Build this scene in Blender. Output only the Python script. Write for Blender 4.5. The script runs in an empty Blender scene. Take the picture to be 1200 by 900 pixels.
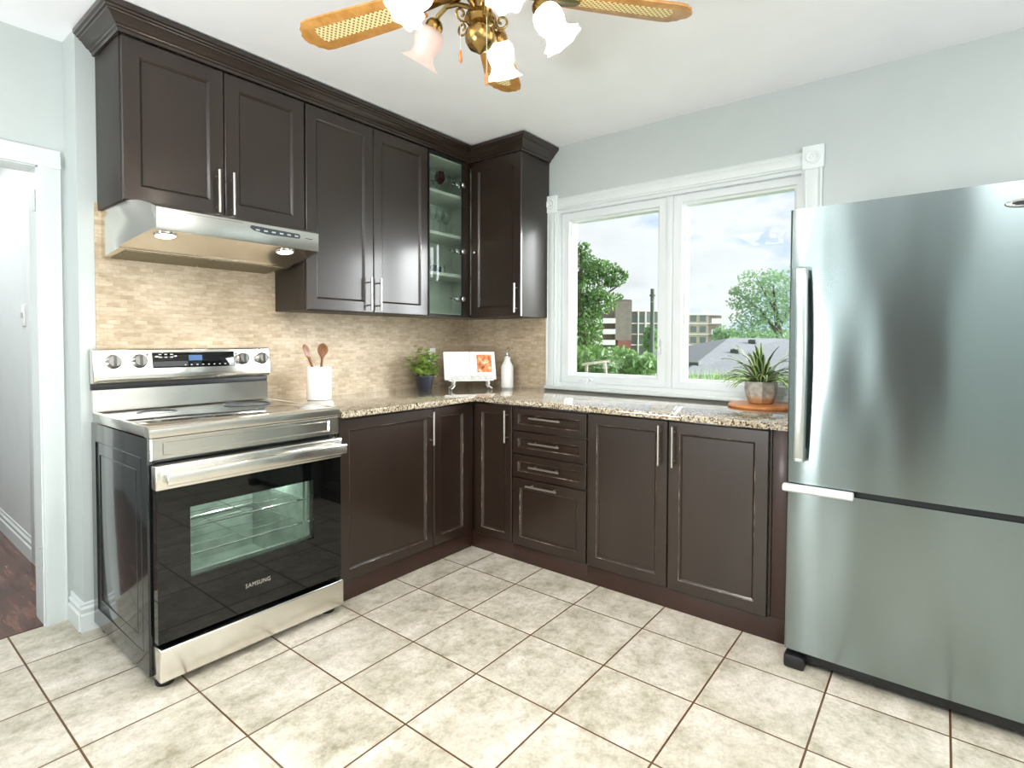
import bpy, bmesh, math, random
from mathutils import Vector, Matrix
C = bpy.context.scene.collection
S = bpy.context.scene
PI = math.pi
rnd = random.Random(7)

# ------------------------------------------------------------------ camera
F_PX, YAW, PITCH, ROLL = 643.61, 0.6723, -0.0258, 0.0030
CAM = Vector((-3.1317, -2.8552, 1.2503))
fw = Vector((math.cos(YAW)*math.cos(PITCH), math.sin(YAW)*math.cos(PITCH), math.sin(PITCH)))
r0 = Vector((math.sin(YAW), -math.cos(YAW), 0)); u0_ = r0.cross(fw)
rt = math.cos(ROLL)*r0 + math.sin(ROLL)*u0_; up = -math.sin(ROLL)*r0 + math.cos(ROLL)*u0_
cd = bpy.data.cameras.new('camera'); cam = bpy.data.objects.new('camera', cd); C.objects.link(cam)
cam.matrix_world = Matrix(((rt.x, up.x, -fw.x, CAM.x), (rt.y, up.y, -fw.y, CAM.y), (rt.z, up.z, -fw.z, CAM.z), (0, 0, 0, 1)))
cd.sensor_fit = 'HORIZONTAL'; cd.sensor_width = 36.0; cd.lens = F_PX/1200*36
cd.shift_x = 8.01/1200; cd.shift_y = -35.2/1200
cd.clip_start = .02; cd.clip_end = 600
S.camera = cam
S.cycles.transparent_max_bounces = 32
S.view_settings.view_transform = 'Standard'
S.view_settings.look = 'None'
S.view_settings.exposure = 0.45
S.view_settings.gamma = 1.0
S.view_settings.use_curve_mapping = False

def lin(r, g, b):
    f = lambda c: (c/255/12.92 if c/255 <= .04045 else ((c/255+.055)/1.055)**2.4)
    return (f(r), f(g), f(b), 1)

# ------------------------------------------------------------------ sky
W = bpy.data.worlds.new('sky'); S.world = W; W.use_nodes = True
nt = W.node_tree; nt.nodes.clear()
N = nt.nodes.new; LK = nt.links.new
tc = N('ShaderNodeTexCoord'); mp = N('ShaderNodeMapping'); mp.inputs['Scale'].default_value = (1, 1, 2.4); mp.inputs['Location'].default_value = (.55, .3, .12)
LK(tc.outputs['Generated'], mp.inputs['Vector'])
nz = N('ShaderNodeTexNoise'); nz.inputs['Scale'].default_value = 3.2; nz.inputs['Detail'].default_value = 6; nz.inputs['Roughness'].default_value = .55
LK(mp.outputs['Vector'], nz.inputs['Vector'])
cr = N('ShaderNodeValToRGB'); e = cr.color_ramp.elements
e[0].position = .36; e[0].color = lin(190, 218, 244)
e[1].position = .66; e[1].color = lin(214, 221, 226)
x = e.new(.46); x.color = lin(244, 248, 251)
x = e.new(.55); x.color = lin(238, 242, 245)
LK(nz.outputs['Fac'], cr.inputs['Fac'])
bg = N('ShaderNodeBackground')
# the cloud deck is far brighter around the veiled sun, off to the right of the view
nm = N('ShaderNodeVectorMath'); nm.operation = 'NORMALIZE'; LK(tc.outputs['Generated'], nm.inputs[0])
dt = N('ShaderNodeVectorMath'); dt.operation = 'DOT_PRODUCT'; LK(nm.outputs[0], dt.inputs[0]); dt.inputs[1].default_value = Vector((.62, -.74, .27)).normalized()
gw = N('ShaderNodeMapRange'); gw.interpolation_type = 'SMOOTHSTEP'
gw.inputs['From Min'].default_value = .74; gw.inputs['From Max'].default_value = .97; gw.inputs['To Min'].default_value = .82; gw.inputs['To Max'].default_value = 15.0
LK(dt.outputs['Value'], gw.inputs['Value']); LK(gw.outputs[0], bg.inputs['Strength'])
LK(cr.outputs['Color'], bg.inputs['Color'])
wo = N('ShaderNodeOutputWorld'); LK(bg.outputs[0], wo.inputs[0])

# ------------------------------------------------------------------ lights
def light(name, kind, loc, energy, color=(1, 1, 1), **kw):
    d = bpy.data.lights.new(name, kind); d.energy = energy; d.color = color
    o = bpy.data.objects.new(name, d); C.objects.link(o); o.location = loc
    for k, v in kw.items():
        if k == 'aim': o.rotation_euler = (Vector(v)).to_track_quat('-Z', 'Y').to_euler()
        else: setattr(d, k, v)
    return o
# bright cloudy daylight coming in through the window on the right
light('daylight_sun', 'SUN', (6, -4, 6), 2.3, (1, .99, .98), angle=math.radians(26), aim=(-.62, .62, -.30))
# unseen area fills added under the ceiling, outside the view
light('ceiling_fill', 'AREA', (-3.5, -3.7, 2.50), 44, (.97, .985, 1), shape='RECTANGLE', size=1.6, size_y=1.2, aim=(0, 0, -1))
light('ceiling_fill_rear', 'AREA', (-4.0, -1.5, 2.50), 22, (.97, .985, 1), shape='RECTANGLE', size=.9, size_y=1.2, aim=(0, 0, -1))
light('rear_fill', 'AREA', (-1.95, -4.70, 1.45), 44, (.96, .985, 1), shape='RECTANGLE', size=2.7, size_y=1.9, aim=(0, 1, -.22))  # added fill behind the camera; no window is modelled there
light('fill_uplight', 'AREA', (-4.35, -1.55, .80), 48, (.96, .98, 1), shape='DISK', size=.8, aim=(.55, -.05, 1))  # unseen upward fill, added to brighten the ceiling
light('hall_fill', 'AREA', (-3.0, 1.7, 2.36), 19, (1, 1, 1), shape='RECTANGLE', size=.7, size_y=1.6, aim=(0, 0, -1))  # fill added out of sight to brighten the hall

# ------------------------------------------------------------------ materials
MATS = {}
class NodeMat:
    def __init__(s, name):
        s.m = bpy.data.materials.new(name); s.m.use_nodes = True
        s.t = s.m.node_tree; s.b = s.t.nodes['Principled BSDF']; s.out = s.t.nodes['Material Output']
        MATS[name] = s.m
    def n(s, t, **kw):
        nd = s.t.nodes.new('ShaderNode'+t)
        for k, v in kw.items():
            if k.startswith('i_'):
                nd.inputs[k[2:].replace('_', ' ')].default_value = v
            else: setattr(nd, k, v)
        return nd
    def l(s, a, b): s.t.links.new(a, b)
    def set(s, **kw):
        for k, v in kw.items(): s.b.inputs[k.replace('_', ' ')].default_value = v
        return s
    def ramp(s, fac, stops):
        r = s.n('ValToRGB'); el = r.color_ramp.elements
        el[0].position, el[0].color = stops[0]; el[1].position, el[1].color = stops[-1]
        for p, c in stops[1:-1]:
            q = el.new(p); q.color = c
        s.l(fac, r.inputs['Fac']); return r.outputs['Color']
    def noise(s, scale, detail=3, rough=.5, vec=None, sc=None):
        tcn = s.n('TexCoord'); v = tcn.outputs['Object'] if vec is None else vec
        if sc:
            m = s.n('Mapping'); m.inputs['Scale'].default_value = sc; s.l(v, m.inputs['Vector']); v = m.outputs['Vector']
        nd = s.n('TexNoise'); nd.inputs['Scale'].default_value = scale; nd.inputs['Detail'].default_value = detail; nd.inputs['Roughness'].default_value = rough
        s.l(v, nd.inputs['Vector']); return nd
    def bump(s, h, strength=.3, dist=.01):
        b = s.n('Bump'); b.inputs['Strength'].default_value = strength; b.inputs['Distance'].default_value = dist
        s.l(h, b.inputs['Height']); s.l(b.outputs['Normal'], s.b.inputs['Normal']); return b

def plain(name, col, rough=.5, metal=0, coat=0, var=0.0, vscale=20, spec=.5, bump=0):
    k = NodeMat(name); k.set(Roughness=rough, Metallic=metal, Coat_Weight=coat, Base_Color=col)
    k.b.inputs['Specular IOR Level'].default_value = spec
    n = k.noise(vscale, 4)
    d = 1-var if var else .985
    c2 = (col[0]*d, col[1]*d, col[2]*d, 1); c3 = tuple(min(1, c*(2-d)) for c in col[:3])+(1,)
    k.l(k.ramp(n.outputs['Fac'], [(.3, c2), (.7, c3)]), k.b.inputs['Base Color'])
    if bump: k.bump(n.outputs['Fac'], bump, .002)
    return k.m

M_wall = plain('wall_paint', lin(191, 198, 196), .6, vscale=6)
M_ceil = plain('ceiling_paint', lin(245, 245, 248), .8, vscale=5)
M_trim = plain('white_trim_paint', lin(218, 224, 223), .35, vscale=8)
M_vinyl = plain('white_vinyl', lin(220, 225, 226), .3, vscale=8)
M_reflpanel = plain('dark_reflection_panel', lin(70, 60, 55), .4, var=.2)

def cabinet_mat(name, c, rough, coat=.5):
    k = NodeMat(name); k.set(Roughness=rough, Coat_Weight=coat, Coat_Roughness=.15)
    n = k.noise(6, 6, .6, sc=(1, 1, .12)); n2 = k.noise(2.2, 2)
    a = k.ramp(n.outputs['Fac'], [(.3, tuple(v*.82 for v in c[:3])+(1,)), (.7, tuple(v*1.2 for v in c[:3])+(1,))])
    k.l(a, k.b.inputs['Base Color'])
    return k.m
M_cab = cabinet_mat('espresso_wood', lin(38, 25, 16), .36)
M_cab_side = cabinet_mat('espresso_side_panel', lin(38, 30, 23), .5, .08)
def worn_glint():
    k = NodeMat('worn_glint_edge_wood'); k.set(Roughness=.4)
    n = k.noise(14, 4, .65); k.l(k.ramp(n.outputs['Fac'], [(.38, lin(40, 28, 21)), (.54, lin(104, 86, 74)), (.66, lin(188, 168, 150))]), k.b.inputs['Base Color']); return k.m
M_wornglint = worn_glint()  # edge wear, with bevel highlights painted into the same lighter lip
def edge_wear_glint(o):
    o.data.materials.append(M_wornglint)
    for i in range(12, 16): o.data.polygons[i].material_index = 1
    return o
M_kick = cabinet_mat('reddish_brown_wood', lin(50, 27, 18), .45, .15)
M_liner = plain('pale_green_melamine', lin(208, 216, 206), .4)

def steel(name, c, rough, aniso=.7, rot=0.0, wave=0.0, scale=(1, 1, 1)):
    k = NodeMat(name); k.set(Base_Color=c, Metallic=1.0, Roughness=rough, Anisotropic=aniso, Anisotropic_Rotation=rot)
    t = k.n('Tangent', direction_type='RADIAL', axis='Z'); k.l(t.outputs[0], k.b.inputs['Tangent'])
    n = k.noise(900, 2, .5, sc=(.03, .03, 1))
    mr = k.n('MapRange'); mr.inputs['To Min'].default_value = rough*.85; mr.inputs['To Max'].default_value = rough*1.2
    k.l(n.outputs['Fac'], mr.inputs['Value']); k.l(mr.outputs[0], k.b.inputs['Roughness'])
    if wave:
        w = k.noise(1.5, 1, .4, sc=(1, 2.2, .8)); k.bump(w.outputs['Fac'], wave, .04)
    return k.m
M_steel = steel('brushed_stainless_steel', lin(228, 225, 217), .2, .7, .25)
M_fridge = steel('fridge_stainless_steel', lin(138, 149, 149), .2, .85, .25, .35)
M_nickel = plain('satin_nickel', lin(205, 200, 192), .28, 1.0)
M_chrome = plain('bright_chrome', lin(225, 225, 225), .12, 1.0)
M_brass = plain('antique_brass', lin(150, 124, 76), .25, 1.0, var=.2)
M_blackgl = plain('black_glass', lin(5, 6, 6), .03)
M_cooktop = plain('smoked_cooktop_glass', lin(70, 70, 66), .06, .35, coat=.8)
M_enamel = plain('black_enamel_side', lin(20, 24, 24), .12, coat=.3)
M_plastic = plain('black_plastic', lin(18, 19, 21), .45)
M_darkgrey = plain('dark_grey_plastic', lin(52, 60, 64), .4)
M_ovenin = plain('oven_liner_enamel', lin(168, 180, 172), .4, var=.25, vscale=14)
M_wire = plain('oven_rack_wire', lin(215, 215, 210), .2, 1.0)
M_ceramic = plain('white_glazed_ceramic', lin(240, 240, 236), .15, coat=.5)
M_white = plain('white_plastic', lin(238, 238, 236), .4)
M_standw = plain('white_painted_stand', lin(233, 232, 224), .45)
M_soil = plain('dark_soil', lin(50, 38, 28), .9, var=.4, vscale=80)
M_navy = plain('dark_slate_pot', lin(44, 48, 58), .4)
M_stem = plain('green_stem', lin(84, 112, 52), .5)
M_cord = plain('pale_cord', lin(200, 190, 165), .5)
M_redglass = plain('dark_red_glass', lin(70, 24, 28), .1, coat=.5)
M_blueglass = plain('dark_blue_glass', lin(28, 40, 70), .1, coat=.5)

def glassy(name, tint, ior=1.45, rough=0.0):
    k = NodeMat(name); k.t.nodes.remove(k.b)
    tr = k.n('BsdfTransparent'); tr.inputs[0].default_value = tint
    gl = k.n('BsdfGlossy'); gl.inputs['Roughness'].default_value = rough
    f0 = ((ior-1)/(ior+1))**2
    lw = k.n('LayerWeight'); lw.inputs['Blend'].default_value = .5
    pw = k.n('Math', operation='POWER'); pw.inputs[1].default_value = 5; k.l(lw.outputs['Facing'], pw.inputs[0])
    ma = k.n('Math', operation='MULTIPLY_ADD'); ma.inputs[1].default_value = 1-f0; ma.inputs[2].default_value = f0; k.l(pw.outputs[0], ma.inputs[0])
    mx = k.n('MixShader'); k.l(ma.outputs[0], mx.inputs[0]); k.l(tr.outputs[0], mx.inputs[1]); k.l(gl.outputs[0], mx.inputs[2])
    k.l(mx.outputs[0], k.out.inputs[0]); return k.m
M_pane = glassy('window_glass', (.98, .99, .985, 1), 1.3)
M_cabglass = glassy('greenish_cabinet_glass', lin(245, 250, 247), 1.5)
M_ovenglass = glassy('oven_window_glass', lin(226, 234, 230), 1.5)
M_wine = glassy('clear_drinking_glass', (.93, .95, .94, 1), 1.5)

def emit(name, c, st):
    k = NodeMat(name); k.set(Base_Color=c, Emission_Color=c, Emission_Strength=st, Roughness=.4); return k.m
M_bulb = emit('hood_lamp_lens', lin(255, 244, 222), 6)
M_lcd = emit('blue_clock_display', lin(58, 88, 128), .35)
def shade_mat(name, st, c):
    k = NodeMat(name); k.t.nodes.remove(k.b)
    tl = k.n('BsdfTranslucent'); tl.inputs[0].default_value = c
    df = k.n('BsdfDiffuse'); df.inputs[0].default_value = c
    gl = k.n('BsdfGlossy'); gl.inputs['Roughness'].default_value = .25
    em = k.n('Emission'); em.inputs[0].default_value = c; em.inputs[1].default_value = st
    m1 = k.n('MixShader'); m1.inputs[0].default_value = .5; k.l(tl.outputs[0], m1.inputs[1]); k.l(df.outputs[0], m1.inputs[2])
    m2 = k.n('MixShader'); m2.inputs[0].default_value = .08; k.l(m1.outputs[0], m2.inputs[1]); k.l(gl.outputs[0], m2.inputs[2])
    ad = k.n('AddShader'); k.l(m2.outputs[0], ad.inputs[0]); k.l(em.outputs[0], ad.inputs[1]); k.l(ad.outputs[0], k.out.inputs[0])
    return k.m
M_shade_on = shade_mat('lit_frosted_glass', .55, lin(255, 246, 232))
M_shade_off = shade_mat('unlit_glow_frosted_glass', .12, lin(240, 222, 216))  # no bulb; weak emission stands in for light from the other lamps

# floor tile 0.3465 m with brown grout
def tile_floor():
    k = NodeMat('beige_floor_tile'); k.set(Roughness=.32)
    tcn = k.n('TexCoord'); mpn = k.n('Mapping'); mpn.inputs['Location'].default_value = (2.652, .819, 0)
    k.l(tcn.outputs['Object'], mpn.inputs['Vector'])
    br = k.n('TexBrick'); br.offset = 0; br.squash = 1
    br.inputs['Scale'].default_value = 1; br.inputs['Brick Width'].default_value = .3465; br.inputs['Row Height'].default_value = .3465
    br.inputs['Mortar Size'].default_value = .0034; br.inputs['Mortar Smooth'].default_value = .1; br.inputs['Bias'].default_value = 0
    br.inputs['Color1'].default_value = (.0, .0, .0, 1); br.inputs['Color2'].default_value = (1, 1, 1, 1); br.inputs['Mortar'].default_value = (.5, .5, .5, 1)
    k.l(mpn.outputs['Vector'], br.inputs['Vector'])
    # shift the mottling from tile to tile
    sc = k.n('VectorMath', operation='SCALE'); sc.inputs['Scale'].default_value = 9.0; k.l(br.outputs['Color'], sc.inputs[0])
    ad = k.n('VectorMath', operation='ADD'); k.l(mpn.outputs['Vector'], ad.inputs[0]); k.l(sc.outputs[0], ad.inputs[1])
    n1 = k.noise(4.5, 5, .6, vec=ad.outputs[0], sc=(1, 1.6, 1)); n2 = k.noise(26, 5, .65, vec=ad.outputs[0]); n3 = k.noise(110, 3, .6, vec=ad.outputs[0])
    a = k.ramp(n1.outputs['Fac'], [(.32, lin(138, 132, 109)), (.47, lin(188, 181, 164)), (.64, lin(222, 214, 204))])
    b = k.ramp(n2.outputs['Fac'], [(.3, lin(142, 134, 110)), (.52, lin(208, 202, 189)), (.75, lin(226, 220, 212))])
    c = k.ramp(n3.outputs['Fac'], [(.35, lin(196, 186, 160)), (.6, lin(255, 255, 250))])
    m1 = k.n('Mix', data_type='RGBA'); m1.inputs[0].default_value = .42; k.l(a, m1.inputs[6]); k.l(b, m1.inputs[7])
    m3 = k.n('Mix', data_type='RGBA', blend_type='MULTIPLY'); m3.inputs[0].default_value = .3; k.l(m1.outputs[2], m3.inputs[6]); k.l(c, m3.inputs[7])
    m2 = k.n('Mix', data_type='RGBA'); k.l(br.outputs['Fac'], m2.inputs[0]); k.l(m3.outputs[2], m2.inputs[6]); m2.inputs[7].default_value = lin(92, 64, 34)
    k.l(m2.outputs[2], k.b.inputs['Base Color'])
    iv = k.n('Math', operation='SUBTRACT'); iv.inputs[0].default_value = 1; k.l(br.outputs['Fac'], iv.inputs[1])
    k.bump(iv.outputs[0], .5, .003)
    rr = k.n('MapRange'); rr.inputs['To Min'].default_value = .26; rr.inputs['To Max'].default_value = .48; k.l(n2.outputs['Fac'], rr.inputs['Value']); k.l(rr.outputs[0], k.b.inputs['Roughness'])
    return k.m
M_floor = tile_floor()

def backsplash_mat(name, axis):
    k = NodeMat(name); k.set(Roughness=.5)
    tcn = k.n('TexCoord'); sp = k.n('SeparateXYZ'); k.l(tcn.outputs['Object'], sp.inputs[0])
    cb = k.n('CombineXYZ'); k.l(sp.outputs[axis], cb.inputs[0]); k.l(sp.outputs[2], cb.inputs[1])
    br = k.n('TexBrick'); br.offset = .5
    br.inputs['Scale'].default_value = 1; br.inputs['Brick Width'].default_value = .052; br.inputs['Row Height'].default_value = .0185
    br.inputs['Mortar Size'].default_value = .0012; br.inputs['Mortar Smooth'].default_value = .4; br.inputs['Bias'].default_value = -.1
    br.inputs['Color1'].default_value = lin(208, 194, 175); br.inputs['Color2'].default_value = lin(176, 158, 132); br.inputs['Mortar'].default_value = lin(186, 170, 146)
    k.l(cb.outputs[0], br.inputs['Vector'])
    n1 = k.noise(5, 4, .6); n2 = k.noise(60, 4, .7, sc=(.5, .5, 1.6))
    a = k.ramp(n1.outputs['Fac'], [(.35, lin(188, 172, 142)), (.65, lin(252, 244, 230))])
    b = k.ramp(n2.outputs['Fac'], [(.3, lin(196, 178, 144)), (.62, lin(255, 250, 240))])
    m1 = k.n('Mix', data_type='RGBA', blend_type='MULTIPLY'); m1.inputs[0].default_value = .6; k.l(br.outputs['Color'], m1.inputs[6]); k.l(a, m1.inputs[7])
    m2 = k.n('Mix', data_type='RGBA', blend_type='MULTIPLY'); m2.inputs[0].default_value = .6; k.l(m1.outputs[2], m2.inputs[6]); k.l(b, m2.inputs[7])
    gm = k.n('Gamma'); gm.inputs[1].default_value = .78; k.l(m2.outputs[2], gm.inputs[0])
    k.l(gm.outputs[0], k.b.inputs['Base Color'])
    iv = k.n('Math', operation='SUBTRACT'); iv.inputs[0].default_value = 1; k.l(br.outputs['Fac'], iv.inputs[1])
    k.bump(iv.outputs[0], .4, .003); return k.m
M_bsA = backsplash_mat('travertine_mosaic_rear', 0)
M_bsB = backsplash_mat('travertine_mosaic_side', 1)

def granite():
    k = NodeMat('speckled_granite'); k.set(Roughness=.08, Coat_Weight=.7, Coat_Roughness=.04)
    v = k.n('TexVoronoi'); v.inputs['Scale'].default_value = 150; tcn = k.n('TexCoord'); k.l(tcn.outputs['Object'], v.inputs['Vector'])
    bw = k.n('SeparateColor'); k.l(v.outputs['Color'], bw.inputs[0])
    n = k.noise(38, 4, .7)
    mx = k.n('Math', operation='ADD'); ml = k.n('Math', operation='MULTIPLY'); ml.inputs[1].default_value = .55
    k.l(bw.outputs[0], ml.inputs[0]); m5 = k.n('Math', operation='MULTIPLY'); m5.inputs[1].default_value = .5; k.l(n.outputs['Fac'], m5.inputs[0])
    k.l(ml.outputs[0], mx.inputs[0]); k.l(m5.outputs[0], mx.inputs[1])
    c = k.ramp(mx.outputs[0], [(.24, lin(44, 36, 30)), (.34, lin(104, 86, 68)), (.46, lin(166, 150, 124)), (.6, lin(206, 194, 170)), (.74, lin(140, 134, 122))])
    k.l(c, k.b.inputs['Base Color']); return k.m
M_granite = granite()

def wood(name, c1, c2, rough=.4, scale=3, sc=(1, 12, 12), coat=.2):
    k = NodeMat(name); k.set(Roughness=rough, Coat_Weight=coat)
    n = k.noise(scale, 6, .65, sc=sc)
    k.l(k.ramp(n.outputs['Fac'], [(.3, c1), (.7, c2)]), k.b.inputs['Base Color']); return k.m
M_spoon = wood('oiled_spoon_wood', lin(96, 54, 22), lin(150, 92, 42), .45, 8, (12, 12, 2))
M_board = wood('orange_board_wood', lin(196, 120, 62), lin(224, 150, 88), .4, 6, (14, 2, 2))
M_blade = wood('honey_oak', lin(176, 118, 50), lin(214, 160, 88), .35, 4, (6, 6, 6))
M_fob = wood('pull_fob_wood', lin(180, 110, 60), lin(214, 146, 92), .4)
def hall_floor():
    k = NodeMat('dark_hardwood'); k.set(Roughness=.25, Coat_Weight=.3)
    n = k.noise(3, 7, .7, sc=(9, 1.2, 1)); n2 = k.noise(9, 4, .6, sc=(3, 1, 1))
    a = k.ramp(n.outputs['Fac'], [(.32, lin(46, 24, 20)), (.5, lin(92, 56, 44)), (.68, lin(132, 90, 74))])
    k.l(a, k.b.inputs['Base Color']); return k.m
M_hall = hall_floor()
def cane_mat():
    k = NodeMat('woven_cane'); k.set(Roughness=.6)
    tcn = k.n('TexCoord'); br = k.n('TexBrick'); br.offset = .0
    br.inputs['Scale'].default_value = 1; br.inputs['Brick Width'].default_value = .0125; br.inputs['Row Height'].default_value = .0125; br.inputs['Mortar Size'].default_value = .0032
    br.inputs['Color1'].default_value = lin(120, 96, 52); br.inputs['Color2'].default_value = lin(132, 106, 60); br.inputs['Mortar'].default_value = lin(240, 222, 164)
    mp_ = k.n('Mapping'); mp_.inputs['Rotation'].default_value = (0, 0, 0); k.l(tcn.outputs['UV'], mp_.inputs['Vector']); k.l(mp_.outputs[0], br.inputs['Vector'])
    k.l(br.outputs['Color'], k.b.inputs['Base Color']); return k.m
M_cane = cane_mat()
def leafmat(name, c1, c2, scale=30, rough=.5):
    k = NodeMat(name); k.set(Roughness=rough)
    n = k.noise(scale, 3, .6); k.l(k.ramp(n.outputs['Fac'], [(.3, c1), (.7, c2)]), k.b.inputs['Base Color'])
    tl = k.n('BsdfTranslucent'); tl.inputs[0].default_value = c2; mx = k.n('MixShader'); mx.inputs[0].default_value = .3
    k.l(k.b.outputs[0], mx.inputs[1]); k.l(tl.outputs[0], mx.inputs[2]); k.l(mx.outputs[0], k.out.inputs[0]); return k.m
M_leaf_pot = leafmat('bright_herb_leaf', lin(64, 118, 36), lin(196, 216, 124), 45)
M_leaf_fir = leafmat('deep_green_needles', lin(50, 84, 40), lin(110, 146, 76), 2.5)
M_leaf_pale = leafmat('pale_green_leaves', lin(104, 140, 100), lin(160, 188, 146), 2)
M_leaf_bush = leafmat('mid_green_leaves', lin(62, 100, 52), lin(134, 168, 100), 3)
M_grass = leafmat('meadow_grass', lin(110, 160, 74), lin(176, 206, 130), 3)
M_ground = plain('outdoor_turf', lin(120, 150, 92), .9, var=.25, vscale=2)
M_bark = plain('tree_bark', lin(96, 82, 70), .9, var=.3)
def spider_mat():
    k = NodeMat('variegated_leaf'); k.set(Roughness=.4)
    tcn = k.n('TexCoord'); sp = k.n('SeparateXYZ'); k.l(tcn.outputs['UV'], sp.inputs[0])
    k.l(k.ramp(sp.outputs[0], [(.0, lin(214, 226, 172)), (.2, lin(190, 208, 140)), (.3, lin(66, 102, 52)), (.7, lin(58, 96, 48)), (.82, lin(196, 212, 150))]), k.b.inputs['Base Color']); return k.m
M_spider = spider_mat()
def pot_mat():
    k = NodeMat('dip_glazed_pot'); k.set(Roughness=.35, Coat_Weight=.3)
    tcn = k.n('TexCoord'); sp = k.n('SeparateXYZ'); k.l(tcn.outputs['Object'], sp.inputs[0])
    n = k.noise(40, 4); ad = k.n('Math', operation='MULTIPLY_ADD'); ad.inputs[1].default_value = .012; k.l(n.outputs['Fac'], ad.inputs[0]); k.l(sp.outputs[2], ad.inputs[2])
    mr = k.n('MapRange'); mr.inputs['From Min'].default_value = .028; mr.inputs['From Max'].default_value = .05; k.l(ad.outputs[0], mr.inputs['Value'])
    a = k.ramp(n.outputs['Fac'], [(.35, lin(150, 146, 136)), (.65, lin(196, 192, 180))])
    m = k.n('Mix', data_type='RGBA'); k.l(mr.outputs[0], m.inputs[0]); m.inputs[6].default_value = lin(176, 130, 88); k.l(a, m.inputs[7]); k.l(m.outputs[2], k.b.inputs['Base Color']); return k.m
M_pot = pot_mat()
def page_mat():
    k = NodeMat('printed_page'); k.set(Roughness=.6)
    w = k.n('TexWave'); w.wave_type = 'BANDS'; w.bands_direction = 'Z'; w.inputs['Scale'].default_value = 26; w.inputs['Distortion'].default_value = 0
    tcn = k.n('TexCoord'); k.l(tcn.outputs['Object'], w.inputs['Vector'])
    k.l(k.ramp(w.outputs['Fac'], [(.0, lin(226, 228, 230)), (.35, lin(245, 245, 246))]), k.b.inputs['Base Color']); return k.m
M_page = page_mat()
M_paper = plain('white_paper', lin(244, 243, 240), .6)
def photo_mat():
    k = NodeMat('printed_food_picture'); k.set(Roughness=.4)
    n = k.noise(30, 3, .5)
    k.l(k.ramp(n.outputs['Fac'], [(.3, lin(96, 52, 26)), (.42, lin(206, 108, 48)), (.55, lin(236, 160, 104)), (.64, lin(250, 226, 196)), (.72, lin(150, 96, 40))]), k.b.inputs['Base Color']); return k.m
M_photo = photo_mat()
M_brick = plain('grey_brown_brick', lin(136, 124, 118), .9, var=.12, vscale=1)
M_brickr = plain('red_brick', lin(146, 92, 84), .9, var=.12, vscale=1)
M_beige = plain('beige_brick', lin(182, 168, 156), .9, var=.08, vscale=1)
M_conc = plain('white_concrete', lin(232, 232, 230), .8)
M_farwin = plain('far_window', lin(112, 118, 124), .3)
M_shingle = plain('grey_shingles', lin(118, 120, 122), .85, var=.12, vscale=9)
M_pole = plain('weathered_pole', lin(86, 92, 84), .8)
M_trestle = plain('weathered_timber', lin(150, 140, 124), .8)
M_plate = plain('painted_metal_plate', lin(190, 194, 192), .4, .3)
M_tan = plain('filter_mesh_metal', lin(120, 112, 88), .45, .6, var=.3, vscale=120)
M_rosette = plain('white_rosette', lin(230, 236, 236), .4)

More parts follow.
